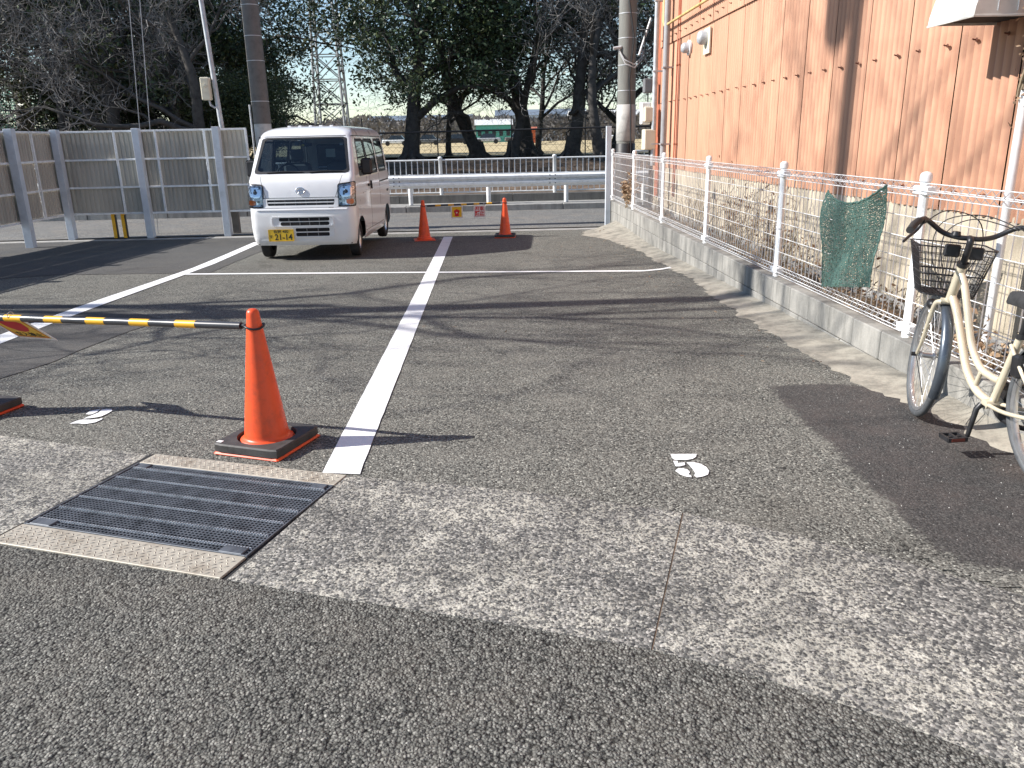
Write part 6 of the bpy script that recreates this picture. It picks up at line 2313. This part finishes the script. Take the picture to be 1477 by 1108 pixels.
# things seen through the glass
MB().bbox(-0.62, 0.62, 0.30, 0.62, 1.05, 1.19, 0.03).obj('dashboard', 'dash', van)
dm = MB()
for (x, w_) in ((-0.34, 0.34), (0.30, 0.30)):
    dm.lathe([(w_ * .5, 0.0), (w_ * .46, .03), (w_ * .3, .06), (0, .07)], 16, (x, 0.48, 1.19))
dm.obj('instrument_hood', 'dash', van)
sw = MB().tube([(-0.34 + 0.17 * cos(a), 0.74 + 0.07 * sin(a), 1.20 + 0.145 * sin(a)) for a in [2 * pi * k / 20 for k in range(20)]], 0.014, 6, closed=True)
sw.obj('steering_wheel', 'blackplastic', van)
for x in (-0.34, 0.34):
    st = MB().bbox(x - 0.22, x + 0.22, 1.28, 1.40, 0.75, 1.36, 0.05).obj('seat', 'seatgrey', van)
    MB().bbox(x - 0.11, x + 0.11, 1.30, 1.37, 1.38, 1.56, 0.03).obj('headrest', 'seatgrey', st)
    MB().bbox(x - 0.22, x + 0.22, 0.92, 1.30, 0.68, 0.80, 0.04).obj('seat_cushion', 'seatgrey', st)
MB().bbox(-0.70, 0.70, 0.62, 3.2, 0.55, 0.62, 0.01).obj('cabin_floor', 'dash', van)
MB().bbox(-0.09, 0.09, 0.64, 0.67, 1.60, 1.655, 0.012).obj('rear_view_mirror', 'blackplastic', van)
MB().bbox(-0.14, -0.085, 0.545, 0.60, 1.62, 1.675, 0.006).obj('camera_housing', 'greybox', van)
MB().bbox(-0.045, -0.005, 0.556, 0.560, 1.60, 1.635, 0.001).obj('inspection_sticker', 'signyellow', van)
MB().bbox(0.52, 0.565, 0.548, 0.552, 1.61, 1.645, 0.001).obj('round_sticker', 'signwhite', van)
MB().bbox(0.27, 0.41, 0.70, 0.705, 1.44, 1.56, 0.002).obj('hanging_tag', 'paper', van)
MB().bbox(0.17, 0.33, 0.44, 0.46, 1.30, 1.315, 0.003).obj('tablet_holder', 'palecable', van)
MB().bbox(-0.62, -0.60, 3.0, 3.05, 1.0, 1.7, 0.005).bbox(0.60, 0.62, 3.0, 3.05, 1.0, 1.7, 0.005).obj('rear_pillar_trim', 'dash', van)
MB().bbox(-0.45, 0.45, 3.10, 3.14, 1.20, 1.62, 0.02).obj('rear_window', 'winglass', van)
# wheels
tyre_prof = [(0.17, -0.066), (0.24, -0.072), (0.262, -0.066), (0.272, -0.05), (0.275, -0.02), (0.275, 0.02), (0.272, 0.05), (0.262, 0.066), (0.24, 0.072), (0.17, 0.066)]
tym = MB().lathe(tyre_prof, 36, axis='x').mesh('tyre', MT['rubber'])
rim = MB().lathe([(0.0, 0.035), (0.05, 0.04), (0.07, 0.03), (0.13, 0.028), (0.158, 0.045), (0.175, 0.06)], 24, axis='x')
rim = rim.mesh('rim', MT['alu'])
hub = MB().lathe([(0.0, 0.055), (0.03, 0.05), (0.035, 0.03)], 12, axis='x').mesh('hub_cap', MT['galv'])
for ax_, steer in ((0.50, radians(4)), (2.93, 0)):
    for s in (1, -1):
        w = thing('wheel', None, None, (s * 0.665, ax_, 0.275), (0 if s > 0 else pi) + steer)
        w.parent = van
        link('tyre', tym, w)
        link('rim', rim, w)
        link('hub_cap', hub, w)
        # wheel well
        wl_ = MB()
        vs = []
        for k in range(17):
            a = pi * k / 16 - 0.0
            for x in (s * 0.715, s * 0.42):
                vs.append((x, ax_ + 0.322 * cos(a), 0.275 + 0.322 * sin(a)))
        wl_.add(vs, [(2 * k, 2 * k + 1, 2 * k + 3, 2 * k + 2) for k in range(16)])
        wl_.add([(s * 0.42, ax_ + .322 * cos(pi * k / 16), .275 + .322 * sin(pi * k / 16)) for k in range(17)], [tuple(range(17))])
        wl_.obj('wheel_well', 'dark', van)
MB().tube([(-0.5, 0.5, 0.28), (0.5, 0.5, 0.28)], 0.035, 8).tube([(-0.45, 0.5, 0.28), (-0.2, 1.2, 0.24)], 0.025, 6).obj('suspension_arm', 'blackmetal', van)

# ================================================================== bicycle
bk = thing('bicycle', 'champagne coloured city bicycle with a black front basket parked against the low wall', 'bicycle', (2.275, 2.915, 0.004))
S_ = 0.975
bk.rotation_euler = (0, radians(-2.2), 0)
RW = 0.333
# local axes: y forward, x to the right, z up


def BP(f, z, x=0.0):
    return Vector((x, f, z)) * S_


STA = Vector((0, 1.0, RW)) * S_
SDIR = Vector((0, -0.404, 1)).normalized()
STM = Matrix.Translation(STA) @ Matrix.Rotation(radians(-19), 4, SDIR) @ Matrix.Translation(-STA)


def smooth(pts, k=6):
    """Catmull-Rom through the points"""
    out = []
    P = [pts[0]] + list(pts) + [pts[-1]]
    for i in range(1, len(P) - 2):
        for q in range(k):
            t = q / k
            a, b, c, d = P[i - 1], P[i], P[i + 1], P[i + 2]
            out.append(0.5 * ((2 * b) + (c - a) * t + (2 * a - 5 * b + 4 * c - d) * t * t + (3 * b - 3 * c + d - a) * t ** 3))
    out.append(Vector(pts[-1]))
    return out


def wheel(parent, f, M, name):
    C = BP(f, RW)
    w = bpy.data.objects.new(name, None)
    COL.objects.link(w)
    w.parent = parent
    R = RW * S_
    def circ(r, n=64, x=0):
        return [C + Vector((x, r * cos(2 * pi * k / n), r * sin(2 * pi * k / n))) for k in range(n)]
    MB().tube(circ(R - 0.019), 0.0185, 10, closed=True).xf(M).obj('tyre', 'tread', w)
    rp = [(R - 0.034, -0.013), (R - 0.052, -0.011), (R - 0.055, 0.0), (R - 0.052, 0.011), (R - 0.034, 0.013)]
    MB().lathe(rp, 64, C, axis='x').xf(M).obj('rim', 'alu', w)
    MB().lathe([(0.0, -0.06), (0.008, -0.06), (0.008, -0.04), (0.024, -0.038), (0.024, -0.03), (0.014, -0.025), (0.014, 0.025), (0.024, 0.03), (0.024, 0.038), (0.008, 0.04), (0.008, 0.06), (0, 0.06)], 16, C, axis='x').xf(M).obj('hub', 'alu', w)
    m_ = MB()
    for k in range(36):
        a = 2 * pi * k / 36
        sx = 0.033 if k % 2 else -0.033
        b = a + (0.5 if (k // 2) % 2 else -0.5)
        m_.tube([C + Vector((sx, 0.022 * cos(b), 0.022 * sin(b))), C + Vector((0, (R - .053) * cos(a), (R - .053) * sin(a)))], 0.0011, 4, cap=False)
    m_.xf(M).obj('spokes', 'spoke', w)['kind'] = 'stuff'
    return w


I4 = Matrix.Identity(4)
wheel(bk, 1.05, STM, 'front_wheel')
wheel(bk, 0.0, I4, 'rear_wheel')


def fender(f, a0, a1, M, name):
    C = BP(f, RW)
    R = RW * S_ + 0.012
    m_ = MB()
    vs = []
    N = 26
    prof = [(-0.027, -0.012), (-0.022, 0.0), (-0.01, 0.007), (0.01, 0.007), (0.022, 0.0), (0.027, -0.012)]
    for k in range(N + 1):
        a = radians(a0 + (a1 - a0) * k / N)
        for px, pr in prof:
            r = R + pr
            vs.append(C + Vector((px, r * cos(a), r * sin(a))))
    n_ = len(prof)
    m_.add(vs, [(k * n_ + i, k * n_ + i + 1, (k + 1) * n_ + i + 1, (k + 1) * n_ + i) for k in range(N) for i in range(n_ - 1)], True)
    return m_.xf(M).obj(name, 'fender', bk)


fender(1.05, 62, 205, STM, 'front_mudguard')
fender(0.0, 15, 195, I4, 'rear_mudguard')
# frame
fr = MB()
ht, hb_ = BP(0.795, 0.845), BP(0.868, 0.665)
MB().tube([ht, hb_], 0.022, 14).obj('head_tube', 'frame', bk)
MB().tube(smooth([BP(0.80, 0.815), BP(0.755, 0.755), BP(0.70, 0.62), BP(0.645, 0.49), BP(0.56, 0.405), BP(0.46, 0.385), BP(0.405, 0.385)]), 0.0165, 12).obj('upper_tube', 'frame', bk)
MB().tube(smooth([BP(0.855, 0.70), BP(0.79, 0.61), BP(0.72, 0.47), BP(0.655, 0.355), BP(0.56, 0.285), BP(0.44, 0.265)]), 0.0185, 12).obj('lower_tube', 'frame', bk)
MB().tube([BP(0.585, 0.305), BP(0.545, 0.395)], 0.011, 10).obj('brace_tube', 'frame', bk)
MB().tube([BP(0.44, 0.265), BP(0.30, 0.625)], 0.0175, 12).obj('seat_tube', 'frame', bk)
MB().lathe([(0.0, -0.04), (0.023, -0.038), (0.023, 0.038), (0, 0.04)], 16, BP(0.44, 0.265), axis='x').obj('bottom_bracket', 'frame', bk)
for s in (1, -1):
    MB().tube(smooth([BP(0.42, 0.265, s * .03), BP(0.25, 0.285, s * .055), BP(0.0, RW, s * .062)]), 0.0095, 8).obj('chain_stay', 'frame', bk)
    MB().tube(smooth([BP(0.33, 0.575, s * .022), BP(0.18, 0.47, s * .05), BP(0.0, RW, s * .062)]), 0.008, 8).obj('seat_stay', 'frame', bk)
    MB().tube(smooth([BP(0.875, 0.655, s * .03), BP(0.90, 0.64, s * .052), BP(0.935, 0.56, s * .056), BP(0.985, 0.43, s * .054), BP(1.05, RW, s * .052)]), [0.013] * 7 + [0.012] * 6 + [0.011] * 6 + [0.009] * 6, 10).xf(STM).obj('fork_blade', 'frame', bk)
    MB().tube([BP(1.05, RW, s * .055), BP(0.84, 0.17, s * .03)], 0.0025, 5).xf(STM).obj('mudguard_stay', 'blackmetal', bk)
    MB().lathe([(0.0, -0.012), (0.011, -0.012), (0.011, 0.012), (0, 0.012)], 8, BP(1.05, RW, s * .066), axis='x').xf(STM).obj('axle_nut', 'blackmetal', bk)
MB().tube([BP(0.875, 0.66, -.04), BP(0.875, 0.66, .04)], 0.016, 10).xf(STM).obj('fork_crown', 'frame', bk)
# stem, bars, grips, levers
MB().tube([BP(0.795, 0.85), BP(0.79, 0.868)], 0.026, 14).xf(STM).obj('headset', 'blackmetal', bk)
MB().tube(smooth([BP(0.79, 0.86), BP(0.765, 0.93), BP(0.755, 0.975), BP(0.78, 0.985)]), 0.0155, 12).xf(STM).obj('stem', 'blackmetal', bk)
hbp = [BP(0.60, 1.02, -.300), BP(0.685, 1.045, -.265), BP(0.745, 1.058, -.225), BP(0.80, 1.045, -.185), BP(0.81, 1.0, -.115), BP(0.785, 0.985, -.05), BP(0.78, 0.985, 0.0), BP(0.785, 0.985, .05), BP(0.81, 1.0, .115), BP(0.80, 1.045, .185), BP(0.745, 1.058, .225), BP(0.685, 1.045, .265), BP(0.60, 1.02, .300)]
MB().tube(smooth(hbp), 0.0118, 10).xf(STM).obj('handlebar', 'blackmetal', bk)
for s in (1, -1):
    MB().tube([BP(0.71, 1.052, s * .252), BP(0.66, 1.038, s * .277), BP(0.585, 1.015, s * .306)], [0.0165, 0.0175, 0.0165], 12).xf(STM).obj('grip', 'rubber', bk)
    MB().tube(smooth([BP(0.765, 1.045, s * .222), BP(0.755, 1.0, s * .245), BP(0.70, 0.975, s * .282), BP(0.65, 0.955, s * .31)]), [0.008] * 6 + [0.007] * 12 + [0.006], 8).xf(STM).obj('brake_lever', 'blackmetal', bk)
    MB().tube([BP(0.755, 1.055, s * .218), BP(0.735, 1.05, s * .236)], 0.018, 10).xf(STM).obj('lever_clamp', 'blackmetal', bk)
# cables looping over the basket
for k, pts in enumerate(([(0.76, 1.045, -.21), (0.87, 1.10, -.10), (0.93, 1.06, 0.06), (0.93, 0.92, .10), (0.88, 0.78, .03)], [(0.76, 1.045, .21), (0.88, 1.09, .06), (0.92, 1.04, -.10), (0.91, 0.88, -.12), (0.90, 0.70, -.03)], [(0.78, 1.04, .20), (0.86, 1.07, .02), (0.88, 0.98, -.09), (0.87, 0.80, -.06), (0.84, 0.68, 0)])):
    MB().tube(smooth([BP(a, b, c) for a, b, c in pts]), 0.0028, 6).xf(STM).obj('brake_cable', 'cable', bk)
MB().lathe([(0.0, 0.02), (0.018, 0.018), (0.022, 0.0), (0.0, 0.0)], 14, BP(0.79, 0.993, -.06)).xf(STM).obj('bell', 'blackmetal', bk)
MB().bbox(-0.035, 0.035, -0.012, 0.012, -0.03, 0.03, 0.006).xf(STM @ Matrix.Translation(BP(0.835, 0.915, -0.05))).obj('lamp_bracket', 'blackmetal', bk)
MB().bbox(-0.04, 0.04, -0.012, 0.012, -0.03, 0.03, 0.006).xf(STM @ Matrix.Translation(BP(0.835, 0.91, 0.05))).obj('lock_plate', 'blackmetal', bk)
# basket of real wires
bs = bpy.data.objects.new('basket', None)
COL.objects.link(bs)
bs.parent = bk
# top outline is wider than the bottom
def bring(z):
    t = (z - 0.68) / 0.24
    hw, f0, f1 = 0.125 + 0.055 * t, 0.915 - 0.01 * t, 1.125 + 0.07 * t
    P = []
    c_ = 0.035
    for (cx_, cf, a0) in ((hw - c_, f1 - c_, 0), (-hw + c_, f1 - c_, 90), (-hw + c_, f0 + c_, 180), (hw - c_, f0 + c_, 270)):
        for q_ in range(5):
            a = radians(a0 + 90 * q_ / 4)
            P.append(BP(cf + c_ * sin(a), z, cx_ + c_ * cos(a)))
    # dense
    out = []
    for i in range(len(P)):
        a, b = P[i], P[(i + 1) % len(P)]
        k = max(1, round((b - a).length / 0.02))
        for q_ in range(k):
            out.append(a.lerp(b, q_ / k))
    return out, P


for z in (0.68, 0.715, 0.75, 0.785, 0.82, 0.855, 0.89, 0.92):
    o_, P = bring(z)
    MB().tube(P, 0.0038 if z in (0.68, 0.92, 0.785) else 0.0019, 6, closed=True).xf(STM).obj('hoop_wire', 'blackmetal', bs)
lo_, _ = bring(0.68)
m_ = MB()
_, Pl = bring(0.68)
_, Ph = bring(0.92)
tot = len(Pl)
for i in range(tot):
    a0, a1, b0, b1 = Pl[i], Pl[(i + 1) % tot], Ph[i], Ph[(i + 1) % tot]
    k = max(1, round((b1 - b0).length / 0.019))
    for q_ in range(k):
        m_.tube([a0.lerp(a1, q_ / k), b0.lerp(b1, q_ / k)], 0.0016, 4, cap=False)
for k in range(1, 14):
    t_ = k / 14
    m_.tube([BP(0.915, 0.68, -.125 + .25 * t_), BP(1.125, 0.68, -.125 + .25 * t_)], 0.0016, 4, cap=False)
    m_.tube([BP(0.915 + .21 * t_, 0.68, -.125), BP(0.915 + .21 * t_, 0.68, .125)], 0.0016, 4, cap=False)
m_.xf(STM).obj('upright_wires', 'blackmetal', bs)['kind'] = 'stuff'
MB().tube([BP(0.90, 0.70, 0), BP(1.0, 0.675, 0.0)], 0.008, 6).tube([BP(0.82, 0.80, 0), BP(0.91, 0.79, 0)], 0.008, 6).xf(STM).obj('basket_mount', 'blackmetal', bs)
MB().tube([BP(1.05, RW + .0, .058), BP(1.0, 0.55, .075), BP(0.99, 0.675, .07)], 0.004, 6).xf(STM).obj('basket_stay', 'blackmetal', bs)
# headlamp
MB().lathe([(0.0, 0.035), (0.022, 0.03), (0.026, 0.0), (0.018, -0.03), (0, -0.035)], 14, BP(0.955, 0.625, -.055), axis='y').xf(STM).obj('headlamp', 'blackmetal', bk)
# seat post and saddle
MB().tube([BP(0.302, 0.615), BP(0.255, 0.775)], 0.0135, 12).obj('seat_post', 'blackmetal', bk)
MB().lathe([(0.021, -0.012), (0.021, 0.012)], 12, BP(0.30, 0.62)).obj('seat_clamp', 'blackmetal', bk)
sd = MB()
rows = []
for k in range(13):
    t = k / 12
    f = 0.40 - 0.27 * t
    w_ = 0.022 + 0.085 * (t ** 1.8) * (1 if t < .9 else 0.85)
    rows.append([BP(f, 0.80 + 0.012 * t - 0.045 * (abs(q_) ** 2.2) + 0.012 * sin(t * pi), q_ * w_) for q_ in (-1, -.8, -.45, 0, .45, .8, 1)] + [BP(f, 0.745 + .01 * t, w_ * .8), BP(f, 0.745 + .01 * t, -w_ * .8)])
vs = [p for r_ in rows for p in r_]
fs = [(k * 9 + i, k * 9 + (i + 1) % 9, (k + 1) * 9 + (i + 1) % 9, (k + 1) * 9 + i) for k in range(12) for i in range(9)] + [tuple(range(8, -1, -1)), tuple(12 * 9 + i for i in range(9))]
sd.add(vs, fs, True)
sd.obj('saddle', 'rubber', bk, angle=60)
# crank, pedals, chain case
cr = BP(0.44, 0.265)
MB().lathe([(0.0, -0.006), (0.09, -0.005), (0.092, 0.0), (0.09, 0.005), (0.0, 0.006)], 28, cr + Vector((0.055, 0, 0)), axis='x').obj('chain_ring', 'blackmetal', bk)
MB().tube(smooth([BP(0.50, 0.345, .06), BP(0.40, 0.36, .06), BP(0.1, 0.40, .065), BP(0.0, 0.40, .065), BP(-0.05, 0.33, .065), BP(0.0, 0.27, .065), BP(0.3, 0.19, .06), BP(0.45, 0.18, .06)]), 0.012, 8).obj('chain_guard', 'blackmetal', bk)
for s, dz in ((-1, -1), (1, 1)):
    e = cr + Vector((s * 0.085, -0.02 * dz, 0.16 * dz))
    MB().tube([cr + Vector((s * 0.05, 0, 0)), cr + Vector((s * 0.07, 0, 0.02 * dz)), e], [0.014, 0.013, 0.010], 8).obj('crank_arm', 'blackmetal', bk)
    pd = bpy.data.objects.new('pedal', None)
    COL.objects.link(pd)
    pd.parent = bk
    pc_ = e + Vector((s * 0.065, 0, 0))
    MB().tube([e, pc_ + Vector((s * .035, 0, 0))], 0.007, 6).obj('spindle', 'blackmetal', pd)
    for (dx, dy, sx, sy) in ((0, -.036, .09, .01), (0, .036, .09, .01), (-.04, 0, .01, .07), (.04, 0, .01, .07), (0, 0, .01, .07)):
        MB().box(pc_.x + dx, pc_.y + dy, pc_.z, sx, sy, 0.02).obj('cage', 'blackplastic', pd)
    for dy in (-.042, .042):
        MB().box(pc_.x, pc_.y + dy, pc_.z, 0.06, 0.003, 0.013).obj('reflector', 'reflector', pd)
# rear carrier, stand and lock
MB().tube([BP(0.05, 0.70, -.05), BP(-0.30, 0.70, -.05), BP(-0.30, 0.70, .05), BP(0.05, 0.70, .05)], 0.005, 6).tube([BP(-.1, .70, -.05), BP(0, RW, -.07)], 0.004, 5).tube([BP(-.1, .70, .05), BP(0, RW, .07)], 0.004, 5).obj('carrier', 'blackmetal', bk)
MB().tube([BP(0.0, 0.30, -.07), BP(-0.32, 0.20, -.08)], 0.008, 6).obj('side_stand', 'blackmetal', bk)
MB().bbox(-0.05, 0.05, -0.03, 0.03, -0.05, 0.05, 0.01).xf(Matrix.Translation(BP(0.25, 0.50))).obj('frame_lock', 'blackmetal', bk)
m_ = MB()
C = BP(0.0, RW)
for k in range(9):
    a = radians(20 + k * 10)
    m_.tube([C + Vector((-.03, .30 * cos(a), .30 * sin(a))), C + Vector((-.03, .14 * cos(a), .14 * sin(a)))], 0.0022, 4)
for r_ in (.16, .21, .26):
    m_.tube([C + Vector((-.03, r_ * cos(radians(a)), r_ * sin(radians(a)))) for a in range(20, 105, 8)], 0.0022, 4)
m_.obj('dress_guard', 'blackmetal', bk)['kind'] = 'stuff'
